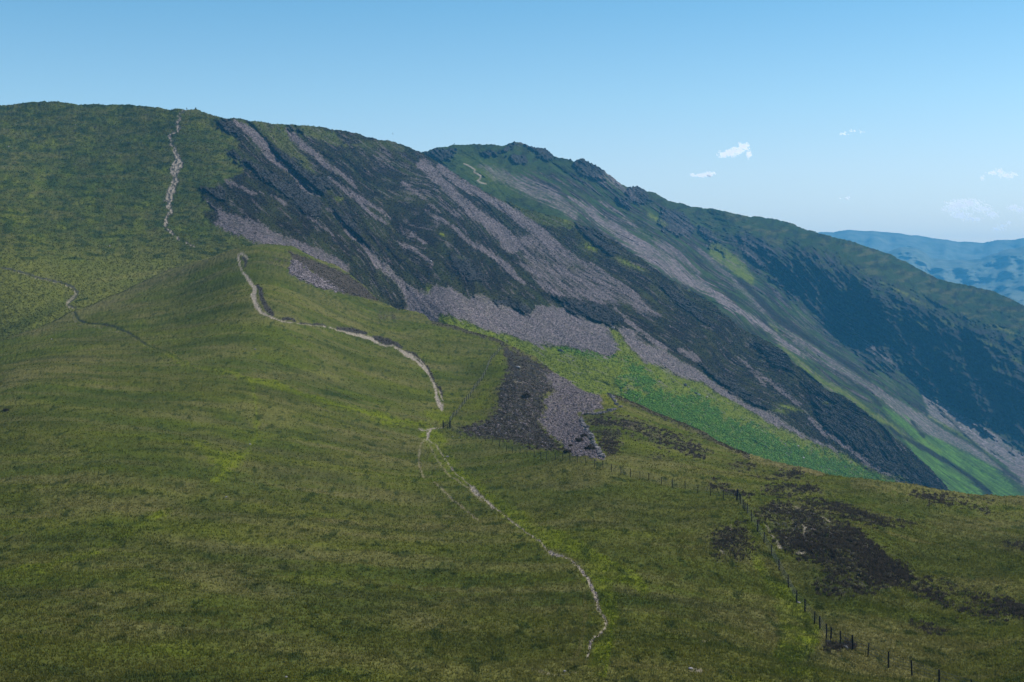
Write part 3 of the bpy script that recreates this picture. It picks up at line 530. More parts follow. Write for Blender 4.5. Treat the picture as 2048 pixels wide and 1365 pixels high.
# relief
sc = D / 900
L2.dr += -(face * (6 * st3 + 3 * fbm(psi * 5, al / 120, 3, 180)) + 2.6 * face * st * (1 - .6 * L2.m['scree'])) * sc
L2.dr += -crag * (6 * ridged(psi * 6, al / 35, 4, 185) + 5) * sc - L2.m['heather'] * 1.2 * fbm(X / 7, Y / 7, 3, 186) * sc
L2.dr += -(1 - face) * (1.3 * fbm(X / 34, Y / 10, 4, 187)) * sc * (Y > S2(X) + 2)
L2.dz += .35 * fbm(X / 8, Y / 8 + 3, 2, 188) * sc + (.4 * ridged(X / 9, Y / 30, 3, 189) + .8 * noise(X / 24, Y / 40, 190)) * sstep(12, 0, Y - S2(X)) * sc
L2.dz -= .4 * L2.m['path'] * sc
L2.dr += 9 * sstep(-12, 4, line_sd(X, Y, CH[0][0])) * sc + 9 * sstep(-12, 4, line_sd(X, Y, CH[1][0])) * sc
L2.finish()

# ================================================================== the farther fell
L3 = Sheet(760, 2420, 1.6, lambda x: np.maximum(S2(x), S3(x) + 5) + 36, S3, DF3, 1.6, 0, 1500)
X, Y, D = L3.X, L3.Y, L3.D
psi = PSI(X, Y); al = X * .78 + Y * .62
e1 = fbm(X / 5, Y / 5, 3, 205); e2 = fbm(X / 16, Y / 12, 3, 206)
st = fbm(psi * 7, al / 70, 4, 210, .6); st2 = fbm(psi * 22, al / 60, 3, 211, .6); st3 = fbm(psi * 3, al / 160, 3, 212)
TOP = [(845, 260), (1300, 330), (2500, 500), (2500, 900), (2048, 700), (1950, 650), (1860, 600), (1800, 575), (1725, 548), (1682, 530), (1670, 510), (1620, 498), (1550, 494), (1500, 475), (1440, 470), (1400, 450), (1340, 420), (1300, 392), (1200, 350), (1100, 330), (1140, 345), (1060, 345), (1000, 345), (1080, 385), (1150, 420), (1100, 440), (1000, 420), (700, 340)]
top = sstep(-6, 6, poly_sd(X, Y, TOP) + e2 * 10 + st * 6); top = np.where(poly_sd(X, Y, TOP) < -900, 0, top)
L3.put('heather', (1 - top) * (.58 + 1.5 * st + .8 * st2) + top * (.22 + .4 * sstep(-.1, .5, e2)))
L3.put('dry', top * sstep(-.1, .5, fbm(X / 40, Y / 12, 3, 220)) * .45 * sstep(1300, 1500, X)); L3.put('dry', .25 * (1 - top) * sstep(0, .5, st2))
WALL = [(1450, 468), (1520, 476), (1560, 492), (1620, 496), (1668, 508), (1684, 530), (1730, 550), (1790, 575), (1850, 600), (1920, 640), (1990, 660), (2080, 720), (2500, 960), (2500, 1140), (2048, 910), (1961, 850), (1906, 818), (1861, 795), (1836, 768), (1797, 742), (1750, 742), (1700, 702), (1650, 657), (1600, 615), (1575, 582), (1520, 532), (1477, 496)]
wsd = poly_sd(X, Y, WALL); wall = sstep(-14, 16, wsd + e2 * 20 + st * 14 + e1 * 6)
inw = (X > 1700) & (Y > 640) & (wsd > -900); 
wv = fbm(X / 26 - Y / 60, Y / 22, 4, 294); L3.put('rock_and_shade', wall * (.6 + .5 * e2)); L3.put('heather', wall * .55); L3.put('rush', wall * .6)  # the wall's shade is painted as dark cover on top of its slope
for k in ('rock_and_shade', 'heather'): L3.m[k] *= 1 - .8 * wall * sstep(.12, .45, wv)
L3.put('rush', .5 * wall * sstep(.12, .45, wv))
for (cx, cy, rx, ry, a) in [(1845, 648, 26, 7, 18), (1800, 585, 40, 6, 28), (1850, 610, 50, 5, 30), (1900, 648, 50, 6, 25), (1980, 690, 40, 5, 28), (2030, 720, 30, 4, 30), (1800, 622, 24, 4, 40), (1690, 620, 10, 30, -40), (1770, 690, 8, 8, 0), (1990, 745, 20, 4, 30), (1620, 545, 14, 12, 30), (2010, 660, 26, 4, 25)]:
    b = blob(X, Y, cx, cy, rx, ry, a) * (.8 + .9 * e1); L3.put('dry', b * .8); L3.put('lush', b * .5)  # sunlit spur tops painted as paler patches on the shaded wall
    for k in ('rock_and_shade', 'heather'): L3.m[k] *= 1 - np.clip(b * .95, 0, 1)
KNB = [[(1147, 330), (1155, 320), (1166, 318), (1184, 326), (1210, 344), (1213, 361), (1185, 361), (1157, 348)], [(1252, 386), (1262, 376), (1275, 372), (1292, 383), (1303, 402), (1283, 411), (1257, 406)], [(1045, 290), (1074, 294), (1098, 303), (1107, 318), (1090, 322), (1064, 305)],
       [(1324, 417), (1366, 424), (1391, 455), (1378, 476), (1324, 464), (1315, 446)], [(998, 304), (1015, 291), (1027, 286), (1036, 290), (1012, 305)], [(960, 303), (985, 303), (994, 313), (965, 314)], [(1012, 312), (1045, 312), (1060, 326), (1030, 328)], [(1235, 395), (1255, 398), (1260, 420), (1240, 412)], [(1410, 460), (1440, 480), (1450, 510), (1420, 495)], [(1395, 448), (1420, 462), (1440, 490), (1400, 470)], [(845, 307), (870, 300), (915, 300), (900, 320), (880, 326)], [(1480, 470), (1530, 480), (1560, 520), (1520, 540), (1478, 500)]]
crag = np.zeros(X.shape)
for c in KNB: crag = np.maximum(crag, sstep(-3, 3, poly_sd(X, Y, c) + e2 * 5 + e1 * 3))
crag = np.maximum(crag, .6 * sstep(.1, .45, fbm(X / 30, Y / 22, 3, 230)) * blob(X, Y, 1420, 500, 130, 50, 32))
L3.put('rock_and_shade', crag * .95, ('dry',))  # knobs painted near-black for their shaded faces
SC3 = [([(1142, 398, 8), (1175, 420, 14), (1212, 448, 20), (1250, 474, 28), (1300, 508, 36), (1350, 540, 32), (1400, 572, 20), (1440, 598, 14), (1475, 620, 13), (1512, 642, 13), (1537, 657, 12), (1575, 690, 9), (1610, 715, 7)], .9),
       ([(1200, 404, 4), (1240, 430, 6), (1275, 460, 6), (1340, 500, 12), (1400, 545, 8)], .6), ([(960, 330, 8), (1000, 350, 22), (1050, 370, 30), (1100, 395, 30), (1150, 430, 16)], .55), ([(1400, 502, 8), (1475, 570, 10), (1535, 627, 12), (1587, 670, 12), (1650, 715, 14), (1712, 758, 16), (1760, 790, 16)], .55),
       ([(1210, 355, 12), (1240, 372, 14), (1262, 385, 10)], .6), ([(1700, 655, 4), (1750, 700, 5), (1797, 738, 6)], .6), ([(1590, 680, 8), (1661, 728, 12), (1711, 765, 14)], .6), ([(1080, 398, 3), (1105, 408, 4)], .9), ([(2015, 945, 6), (2048, 975, 8), (2100, 1020, 8)], .7)]
for c, w in SC3: L3.put('scree', 1.25 * w * sstep(-4, 4, line_sd(X, Y, c) + st * 9 + st2 * 6 + e1 * 2) * (.72 + .9 * st2 + .4 * e1))
L3.put('scree', .45 * sstep(.1, .5, st2 + .4 * st) * (1 - top) * sstep(1900, 1700, X + (800 - Y) * .3))
for c, w in [([(1743, 776), (1811, 808), (1850, 832), (1886, 858), (1973, 910), (2015, 945), (1950, 915), (1911, 894), (1836, 862), (1786, 822)], .75), ([(1836, 772), (1868, 797), (1906, 820), (1961, 850), (2048, 908), (2200, 1000), (2200, 1060), (2048, 965), (1998, 922), (1948, 882), (1861, 832)], .95)]:
    L3.put('scree', w * sstep(-3, 3, poly_sd(X, Y, c) + st * 6 + e1 * 2) * (.8 + .8 * st2 + .3 * e1), ('rock_and_shade', 'heather'))
for c in [[(1761, 808), (1811, 838), (1848, 870), (1911, 893), (1973, 925), (2060, 1000), (1985, 1000), (1936, 950), (1873, 912), (1836, 882), (1786, 842)], [(1798, 872), (1861, 905), (1936, 955), (1990, 1010), (1890, 1010), (1861, 945)]]:
    L3.put('bracken', .85 * sstep(-5, 5, poly_sd(X, Y, c) + st * 14 + e1 * 4) * (.8 + st2), ('heather', 'scree'))
yl = [[(1560, 690, 8), (1616, 742, 10), (1648, 766, 12), (1691, 788, 12), (1736, 822, 8), (1786, 856, 10), (1830, 890, 8)], [(1540, 650, 6), (1553, 662, 8)], [(1900, 820, 6), (1912, 826, 8)], [(1860, 835, 4), (1948, 884, 5), (1990, 920, 4)], [(1840, 880, 8), (1880, 905, 8)], [(1300, 430, 8), (1330, 452, 10)], [(1430, 500, 30), (1470, 530, 30), (1500, 560, 20)], [(1370, 590, 6), (1376, 586, 8)]]
L3.put('lush', .65 * sstep(-4, 4, np.maximum.reduce([line_sd(X, Y, p) for p in yl]) + st * 6 + e1 * 3), ('heather', 'rock_and_shade'))
dk = [[(1671, 742, 6), (1736, 787, 10), (1761, 810, 8)], [(1823, 845, 5), (1848, 872, 7)], [(1770, 850, 5), (1798, 870, 8), (1861, 905, 9), (1936, 950, 9), (1981, 988, 9)], [(1870, 812, 3), (1950, 890, 4), (2040, 965, 7)], [(1400, 540, 3), (1470, 600, 4), (1560, 670, 4)], [(1480, 560, 12), (1560, 640, 16), (1650, 700, 12), (1740, 760, 8)]]
L3.put('heather', .9 * sstep(-3, 3, np.maximum.reduce([line_sd(X, Y, p) for p in dk]) + st * 5), ('scree', 'bracken', 'lush'))
L3.m['heather'] *= 1 - .8 * L3.m['lush']
P_FAR = [(928, 328, 2.5), (938, 332, 3), (950, 340, 3), (948, 345, 3), (962, 352, 3.2), (960, 358, 3), (955, 362, 3), (962, 366, 3), (972, 368, 2.5)]
L3.put('path', .9 * sstep(-1, 1, line_sd(X, Y, P_FAR)))
L3.put('lush', .3 * blob(X, Y, 970, 350, 90, 30, 30)); L3.m['heather'] *= 1 - blob(X, Y, 970, 345, 80, 30, 30)
L3.put('rush', .4 * sstep(0, .5, e2) * (1 - wall))
sc = D / 1500
cr3 = np.maximum(crag, wall)
L3.dr += -((1 - top * .6) * (8 * st3 + 4 * fbm(psi * 5, al / 120, 3, 280) + 7 * st)) * sc
L3.dr += -cr3 * (11 * ridged(psi * 5, al / 50, 4, 285) + 5 * fbm(X / 9, Y / 9, 3, 284)) * sc - 9 * crag * sc - 3 * L3.m['heather'] * fbm(X / 7, Y / 7, 3, 286) * sc
L3.dr += -wall * (26 * fbm(X / 38 - Y / 90, Y / 70, 4, 292) + 7 * ridged(X / 16 - Y / 50, Y / 40, 3, 293)) * sc
for rib, am in [([(1545, 492, 10), (1600, 560, 14), (1700, 660, 16), (1797, 742, 12)], 26), ([(1690, 525, 10), (1760, 610, 16), (1800, 690, 18), (1870, 780, 14)], 24), ([(1800, 585, 10), (1850, 640, 20), (1900, 720, 22), (1960, 830, 16)], 24), ([(1900, 640, 12), (1975, 700, 20), (2048, 780, 24)], 22), ([(1620, 500, 8), (1660, 560, 10), (1720, 630, 12)], 16)]:
    L3.dr += -am * sstep(-30, 8, line_sd(X, Y, rib) + e2 * 6) * sc * sstep(-4, 20, wsd)
L3.dr += -top * 6 * fbm(X / 28, Y / 14, 4, 287) * sc * sstep(0, 10, Y - S3(X))
L3.dz += (1.2 * ridged(X / 10, Y / 30, 3, 289) + 1.2 * noise(X / 26, Y / 40, 290)) * sstep(12, 0, Y - S3(X)) * sc + 2.0 * crag * ridged(X / 7, Y / 7, 3, 291)
L3.finish()

# ------------------------------------------------------------------ link the land
n = 40; a = L1.V[-1]; bidx = np.clip(np.interp(L1.px, L2.px, np.arange(len(L2.px))), 0, len(L2.px) - 1.001)
i0 = bidx.astype(int); fr = (bidx - i0)[:, None]; b = L2.V[0][i0] * (1 - fr) + L2.V[0][i0 + 1] * fr
o_ = np.clip((L1.px - 2300) / 260, 0, 1)[:, None]; b = b * (1 - o_) + (a + np.array([30, 320, -110.0])) * o_
tt = np.linspace(.025, 1.0, n); back1 = np.stack([a + (b - a) * t + np.array([0, 0, -1]) * (14 * math.sin(math.pi * t)) for t in tt])
back1[..., 2] += 1.6 * fbm(back1[..., 0] / 22, back1[..., 1] / 22, 4, 310) * np.sin(math.pi * tt)[:, None]
backm = {k: L1.m[k][-1][None] * (1 - tt[:, None]) * (k not in ('path', 'scree', 'rock_and_shade')) + L2.m[k][0][i0][None] * tt[:, None] for k in NAMES}
for k, w, sd_ in (('dry', .5, 311), ('rush', .6, 312), ('heather', .6, 313)): backm[k] = np.clip(backm[k] * .8 + w * sstep(.0, .5, fbm(back1[..., 0] / 14, back1[..., 1] / 14, 4, sd_)) * np.sin(math.pi * tt)[:, None], 0, 1)
f0 = L1.V[0]; near = np.stack([f0[:, 0] * 0.06, f0[:, 1] * 0 + 1.0, f0[:, 2] * 0 + CZ - 1.75], -1)
front = np.stack([near + (f0 - near) * t for t in np.linspace(0, .985, 40)])
front[..., 2] += .25 * fbm(front[..., 0] / 3, front[..., 1] / 3, 3, 300) * np.linspace(0, 1, 40)[:, None]
L1.build('hillside', MAT_NEAR, front=front, back=back1, backm=backm, label='olive green grassy spur and saddle in front of the fells', splits=[('footpath', 'path', .5, 'worn pale footpath across the grassy hillside')])
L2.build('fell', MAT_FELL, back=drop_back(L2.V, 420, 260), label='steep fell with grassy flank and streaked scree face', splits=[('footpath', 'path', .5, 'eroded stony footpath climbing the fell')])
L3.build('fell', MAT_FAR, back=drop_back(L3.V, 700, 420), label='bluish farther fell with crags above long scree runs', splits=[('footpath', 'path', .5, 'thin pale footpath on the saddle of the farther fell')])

# far hills
def far_sheet(name, crest, dist, x0, x1, drop, seed, label, amp, mat):
    px = np.arange(x0, x1, 5.0); rows = 90
    S = crest(px); t = np.linspace(0, 1, rows)[:, None]
    Yp = (S + drop)[None] + (-drop) * t; Xp = np.repeat(px[None], rows, 0)
    Dd = dist * (1 - .32 * (1 - t) ** 1.3) + 0 * Xp
    dr = amp * (ridged(Xp / 90, Yp / 50, 5, seed) + .8 * fbm(Xp / 40, Yp / 24, 4, seed + 9)) * sstep(0, .12, 1 - t)
    V = P(Xp, Yp, Dd - dr); V[..., 2] += dist / 9000 * 7 * fbm(Xp / 30, Xp * 0, 3, seed + 3)
    V = np.concatenate([V, drop_back(V, 900, 500)], 0)
    r, c = V.shape[:2]; idx = np.arange(r * c).reshape(r, c)
    Q = np.stack([idx[:-1, :-1], idx[:-1, 1:], idx[1:, 1:], idx[1:, :-1]], -1).reshape(-1, 4)
    return link(name, np_mesh(name, V.reshape(-1, 3), Q), mat, label=label, kind='structure')
M_FARHILL = plain("far hill ground", (.085, .110, .080), (.150, .170, .125), .012, .95, 12, 6)  # raised base colour stands in for brighter haze
far_sheet('mountains', curve([(1200, 480), (1500, 470), (1630, 466), (1700, 461), (1712, 460.5), (1760, 464), (1800, 467), (1850, 474), (1920, 484), (1965, 485.5), (1990, 482), (2048, 477), (2150, 470), (2500, 480)]), 7600, 900, 3400, 180, 400, 'long pale blue ridge on the horizon', 90, M_FARHILL)
far_sheet('mountains', curve([(1200, 560), (1700, 530), (1760, 510), (1790, 498), (1800, 495), (1832, 496), (1850, 506), (1862, 517), (1900, 520), (1960, 519), (1985, 508), (2010, 500), (2048, 494), (2200, 480), (2500, 520)]), 6200, 900, 3400, 150, 420, 'hazy blue hills below the far ridge', 210, M_FARHILL)
# valley floor
g = 12
gx = np.linspace(-5200, 6800, 60); gy = np.linspace(-250, 9200, 60); GX, GY = np.meshgrid(gx, gy)
GZ = 20 + 14 * fbm(GX / 900, GY / 900, 3, 500); idx = np.arange(3600).reshape(60, 60)
link('ground', np_mesh('ground', np.stack([GX, GY, GZ], -1).reshape(-1, 3), np.stack([idx[:-1, :-1], idx[:-1, 1:], idx[1:, 1:], idx[1:, :-1]], -1).reshape(-1, 4)), M_FARHILL, label='green valley floor far below the fells', kind='structure')

# ------------------------------------------------------------------ haze
def box_mesh(name, lo, hi):
    v = [(x, y, z) for x in (lo[0], hi[0]) for y in (lo[1], hi[1]) for z in (lo[2], hi[2])]
    f = [(0, 1, 3, 2), (4, 6, 7, 5), (0, 4, 5, 1), (2, 3, 7, 6), (0, 2, 6, 4), (1, 5, 7, 3)]
    me = bpy.data.meshes.new(name); me.from_pydata(v, [], f); me.update(); return me
hz = bpy.data.materials.new("valley haze"); hz.use_nodes = True; hn = hz.node_tree; hn.nodes.clear()
ho = hn.nodes.new('ShaderNodeOutputMaterial'); hv = hn.nodes.new('ShaderNodeVolumePrincipled')
hv.inputs['Color'].default_value = (.115, .56, 1.0, 1); hv.inputs['Density'].default_value = 1.0 / 8800; hv.inputs['Anisotropy'].default_value = 0.0
hn.links.new(hv.outputs[0], ho.inputs['Volume'])
link('haze', box_mesh('haze', (-5600, -400, -2), (7200, 9400, CZ + 290)), hz, label='thin blue summer haze filling the valley air', kind='stuff')

# ================================================================== loose cover: stones, tussocks, sprigs
def scatter(sheet, n, weight, box=None, jitter=0.0):
    """n spots on a sheet, denser where weight (a sheet array) is high; returns px, py, positions and picked indices"""
    X, Y = sheet.X, sheet.Y; w = np.clip(weight, 0, 1).astype(float)
    if box: w = w * ((X > box[0]) & (X < box[2]) & (Y > box[1]) & (Y < box[3]))
    p = w.ravel() / w.sum(); cdf = np.cumsum(p); k = np.searchsorted(cdf, RS.rand(n)); k = np.minimum(k, len(p) - 1)
    j, i = np.unravel_index(k, X.shape); j = np.clip(j, 1, X.shape[0] - 2); i = np.clip(i, 1, X.shape[1] - 2)
    u = RS.rand(n, 1) - .5; v = RS.rand(n, 1) - .5; V = sheet.V
    pos = V[j, i] + (V[j, i + 1] - V[j, i - 1]) * .5 * u * 1.0 + (V[j + 1, i] - V[j - 1, i]) * .5 * v
    return j, i, pos
OCT = np.array([(1, 0, 0), (0, 1, 0), (-1, 0, 0), (0, -1, 0), (0, 0, 1), (0, 0, -1)], float)
OF = np.array([(0, 1, 4), (1, 2, 4), (2, 3, 4), (3, 0, 4), (1, 0, 5), (2, 1, 5), (3, 2, 5), (0, 3, 5)])
def stones(name, pos, size, mat, flat=.6, sink=.25, lo=0, hi=1, **kw):
    n = len(pos); s = size[:, None, None]; sh = OCT[None] * (1 + .45 * (RS.rand(n, 6, 1) - .5)) + .28 * (RS.rand(n, 6, 3) - .5)
    a = RS.rand(n) * 6.28; c, d = np.cos(a), np.sin(a); x = sh[..., 0] * (0.75 + .6 * RS.rand(n, 1)); y = sh[..., 1]
    sh = np.stack([x * c[:, None] - y * d[:, None], x * d[:, None] + y * c[:, None], sh[..., 2] * flat * (0.7 + .6 * RS.rand(n, 1))], -1)
    V = pos[:, None] + sh * s; V[..., 2] += (flat * size * (1 - 2 * sink) * .5)[:, None]
    Fc = OF[None] + 6 * np.arange(n)[:, None, None]
    me = np_mesh(name, V.reshape(-1, 3), Fc.reshape(-1, 3), smooth=False)
    attr(me, 'tone', np.repeat(lo + (hi - lo) * RS.rand(n) ** 1.3, 6))
    return link(name, me, mat, **kw)
def tufts(name, sheet, n, weight, mat, h, w, nb, box=None, spread=1.0, label=None, lean=.5, hs=None):
    j, i, pos = scatter(sheet, n, weight, box); D = sheet.D[j, i]
    if hs: h = hs(D); w = w * h
    hh = h * (0.55 + .9 * RS.rand(n)); tone = RS.rand(n)
    V = np.zeros((n, nb, 3, 3)); T = np.zeros((n, nb, 3))
    for b in range(nb):
        a = RS.rand(n) * 6.283; off = spread * hh * RS.rand(n) * .8
        base = pos + np.stack([np.cos(a) * off, np.sin(a) * off, -0.04 + 0 * a], -1)
        q = RS.rand(n) * 6.283; ww = w * (0.6 + .8 * RS.rand(n)); wv = np.stack([np.cos(q) * ww, np.sin(q) * ww, 0 * q], -1)
        l = RS.rand(n) * 6.283; le = lean * hh * (.3 + RS.rand(n))
        tip = base + np.stack([np.cos(l) * le, np.sin(l) * le, hh * (.6 + .5 * RS.rand(n))], -1)
        V[:, b, 0] = base - wv; V[:, b, 1] = base + wv; V[:, b, 2] = tip
        t = np.clip(tone + .35 * (RS.rand(n) - .5), 0, 1); T[:, b, 0] = t * .5; T[:, b, 1] = t * .5; T[:, b, 2] = np.clip(t + .25, 0, 1)
    me = np_mesh(name, V.reshape(-1, 3), np.arange(n * nb * 3).reshape(-1, 3), smooth=False)
    attr(me, 'tone', T.ravel())
    for k in ('dry', 'lush', 'rush'): attr(me, k, np.repeat(sheet.m[k][j, i], nb * 3))
    return link(name, me, mat, label=label, kind='stuff')
m = L1.m; bare = 1 - np.clip(m['path'] + m['scree'] + m['heather'] * .9 + m['rock_and_shade'], 0, 1)
pat = .35 + .65 * sstep(-.3, .4, fbm((L1.X - 1024) / F * L1.D / 3.0, L1.D / 5.0, 3, 600)) * (.25 + .75 * sstep(-.25, .3, noise((L1.X - 1024) / F * L1.D / 1.1, L1.D / 1.7, 601)))
gw = bare * pat * (L1.Y > 480) * (.35 + .65 * sstep(700, 1100, L1.Y))
tufts('grass', L1, 230000, gw, M_GRASS, 1.0, .22, 3, box=(-120, 480, 2170, 1428), label='tussocky moorland grass over the saddle and spur', hs=lambda D: .17 + D * .00036)
fw = (1 - np.clip(L2.m['heather'] + L2.m['scree'] + L2.m['rock_and_shade'] + L2.m['path'] * 2, 0, 1)) * (.3 + .7 * sstep(-.3, .3, fbm(L2.X / 12, L2.Y / 7, 3, 610)))
fw = fw * ~((np.abs(L2.X - 382) < 16) & (L2.Y < S2(L2.X) + 3))
tufts('grass', L2, 70000, fw, M_GRASS_FELL, 1.0, .3, 3, box=(-60, 200, 1900, 985), label='rough grass on the flank of the fell', hs=lambda D: .12 + D * .0006)
tufts('heather', L1, 34000, np.clip(m['heather'] * (1 - .7 * m['rock_and_shade']), 0, 1) ** 2 * (.3 + .7 * sstep(-.2, .3, fbm((L1.X - 1024) / F * L1.D / 2, L1.D / 3, 3, 640))), M_HEATH, .24, .07, 5, box=(-120, 480, 2170, 1300), label='dark heather on the scarps and hummocks')
j, i, pos = scatter(L1, 15000, m['scree'] ** 2, (900, 700, 1260, 950)); stones('scree', pos, .07 + .18 * RS.rand(15000) ** 2.2, M_SCREE, kind='stuff', label='pale broken stones filling the small scar by the fence')
j, i, pos = scatter(L1, 2500, m['scree'] ** 2, (560, 500, 720, 610)); stones('scree', pos, .2 + .5 * RS.rand(2500) ** 2.2, M_SCREE, kind='stuff', label='pinkish stones in the scar on the knoll')
j, i, pos = scatter(L2, 60000, L2.m['scree'] ** 1.5 * (L2.Y < 1000), (380, 230, 1900, 985)); sz = (.16 + .42 * RS.rand(60000) ** 3) * np.clip(pos[:, 1] / 800, .7, 1.5)
stones('scree', pos, sz, M_SCREE, kind='stuff', label='grey scree fans and chutes down the fell face')
j, i, pos = scatter(L2, 45000, np.clip(L2.m['heather'] - L2.m['scree'], 0, 1) ** 2, (380, 230, 1920, 990))
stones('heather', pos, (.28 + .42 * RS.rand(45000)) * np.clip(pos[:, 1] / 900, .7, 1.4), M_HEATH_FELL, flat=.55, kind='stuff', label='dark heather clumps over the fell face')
j, i, pos = scatter(L2, 14000, L2.m['bracken'] ** 2, (1050, 640, 1900, 990))
stones('bracken', pos, .35 + .5 * RS.rand(14000), M_BRACKEN, flat=.7, kind='stuff', label='bright green bracken below the scree')
j, i, pos = scatter(L1, 400, (m['path'] > .5).astype(float), (460, 500, 1230, 1330)); stones('gravel', pos, .05 + .12 * RS.rand(400) ** 2, M_SCREE, kind='stuff', label='small stones lying on the worn path')

# ================================================================== fences
def tube(pts, r, sides=5, taper=1.0, cap=True):
    """closed tube along points"""
    p = np.array(pts, float); V = []; Fc = []
    for k in range(len(p)):
        d = p[min(k + 1, len(p) - 1)] - p[max(k - 1, 0)]; d = d / (np.linalg.norm(d) + 1e-9)
        u = np.cross(d, (0, 0, 1) if abs(d[2]) < .9 else (1, 0, 0)); u /= np.linalg.norm(u); v = np.cross(d, u)
        rr = r * (1 + (taper - 1) * k / max(len(p) - 1, 1))
        for q in range(sides):
            a = 2 * math.pi * q / sides; V.append(p[k] + (u * math.cos(a) + v * math.sin(a)) * rr)
    for k in range(len(p) - 1):
        for q in range(sides):
            a, b = k * sides + q, k * sides + (q + 1) % sides; Fc.append((a, b, b + sides, a + sides))
    if cap: Fc.append(tuple(range(sides))[::-1]); Fc.append(tuple(range((len(p) - 1) * sides, len(p) * sides)))
    return V, Fc
def mesh_of(name, parts, smooth=False):
    V = []; Fc = []
    for v, f in parts:
        o = len(V); V += [tuple(x) for x in v]; Fc += [tuple(i + o for i in q) for q in f]
    me = bpy.data.meshes.new(name); me.from_pydata(V, [], Fc); me.update()
    if smooth: me.polygons.foreach_set('use_smooth', [True] * len(me.polygons))
    return me
def post_mesh(h, r):
    k = [random.uniform(-.02, .02) for _ in range(4)]
    return tube([(0, 0, -.25), (k[0], k[1], h * .5), (k[2] + .01, k[3], h - .04), (k[2] + .01, k[3], h)], r, 7, .86)
def strand(pts, hgt, r=.012, sag=.03):
    out = []
    for a, b in zip(pts[:-1], pts[1:]):
        a = np.array(a); b = np.array(b)
        for t in (0, .5): out.append(a + (b - a) * t + np.array([0, 0, hgt - sag * math.sin(math.pi * t)]))
    out.append(np.array(pts[-1]) + np.array([0, 0, hgt])); return tube(out, r, 4)
def fence(px, label, h=1.25, strainers=(), r=.072):
    base = [L1.at(*p) for p in px]; o0 = base[0]
    e = link('wire_fence', None, label=label, cat='fence', group='post and wire fences on the saddle'); e.location = o0
    for k, b in enumerate(base):
        big = k in strainers; hh = (h + .25 if big else h) * random.uniform(.93, 1.06); rr = r * (1.5 if big else random.uniform(.8, 1.1))
        o = link('post', mesh_of('post', [post_mesh(hh, rr)]), M_WOOD, parent=e); o.location = b - o0
        o.rotation_euler = (random.uniform(-.05, .05), random.uniform(-.06, .06), random.uniform(0, 6))
    for hg in (.35, .62, .88, 1.1): link('wire', mesh_of('wire', [strand([b - o0 for b in base], hg)]), M_WIRE, parent=e)
    return e
FA = [(1474, 1000), (1478, 1002), (1482, 1009), (1487, 1018), (1490, 1023), (1494, 1030), (1503, 1045), (1515, 1066), (1528, 1088), (1543, 1108), (1558, 1130), (1577, 1161), (1593, 1193), (1610, 1214), (1629, 1244), (1640, 1252), (1653, 1268), (1662, 1273),
      (1680, 1284), (1706, 1294), (1736, 1308), (1777, 1330), (1824, 1347), (1878, 1370), (1945, 1396), (2030, 1422)]
FB = [(886, 857), (895, 861), (904, 866), (914, 871), (934, 880), (952, 883), (971, 888), (985, 892), (999, 897), (1013, 902), (1025, 905), (1040, 908), (1054, 912), (1068, 915), (1082, 919), (1093, 921), (1111, 924), (1126, 927), (1140, 930), (1155, 934), (1172, 938), (1189, 940), (1206, 944), (1223, 948),
      (1242, 952), (1261, 954), (1280, 959), (1298, 961), (1323, 968), (1345, 973), (1370, 977), (1395, 983), (1421, 989), (1447, 995), (1472, 1000)]
cu = np.array([(899, 849), (906, 840), (914, 834), (922, 823), (932, 806), (942, 789), (950, 776), (957, 768), (968, 750), (978, 731), (985, 716), (993, 708), (1002, 699)], float)
t = np.linspace(0, len(cu) - 1, 33); FC = [(float(np.interp(a, range(len(cu)), cu[:, 0])), float(np.interp(a, range(len(cu)), cu[:, 1]))) for a in t]
fence(FA, 'dark post and wire fence running down to the bottom right beside the heather hummock', strainers=(0,))
fence(FB, 'thin post and wire fence along the foot of the small stony scar', h=1.2, strainers=(0,), r=.05)
fence(FC, 'distant post and wire fence climbing beside the dark heather scarp', h=1.3, r=.065)
# gate where the footpath meets the fences
g0, g1 = L1.at(886.5, 857), L1.at(894, 860)
d = g1 - g0; d[2] = 0; L = 1.5; d = np.array([1.0, -.3, 0]) / 1.044
e = link('gate', None, label='small wooden gate between two thick posts where the footpath crosses the fence', cat='gate'); e.location = g0 + np.array([0, -.6, 0])
for k, q in enumerate((0, L)):
    link('post', mesh_of('post', [post_mesh(1.55, .11)]), M_WOOD, parent=e).location = d * q
link('gate_frame', mesh_of('gate_frame', [tube([d * .13 + np.array([0, 0, z]), d * (L - .13) + np.array([0, 0, z])], .035, 4) for z in (.2, .42, .64, .86, 1.12)] +
     [tube([d * q + np.array([0, 0, .18]), d * q + np.array([0, 0, 1.16])], .045, 4) for q in (.17, L - .17)] + [tube([d * .2 + np.array([0, .05, .22]), d * (L - .2) + np.array([0, .05, 1.1])], .03, 4)]), M_WOOD, parent=e)

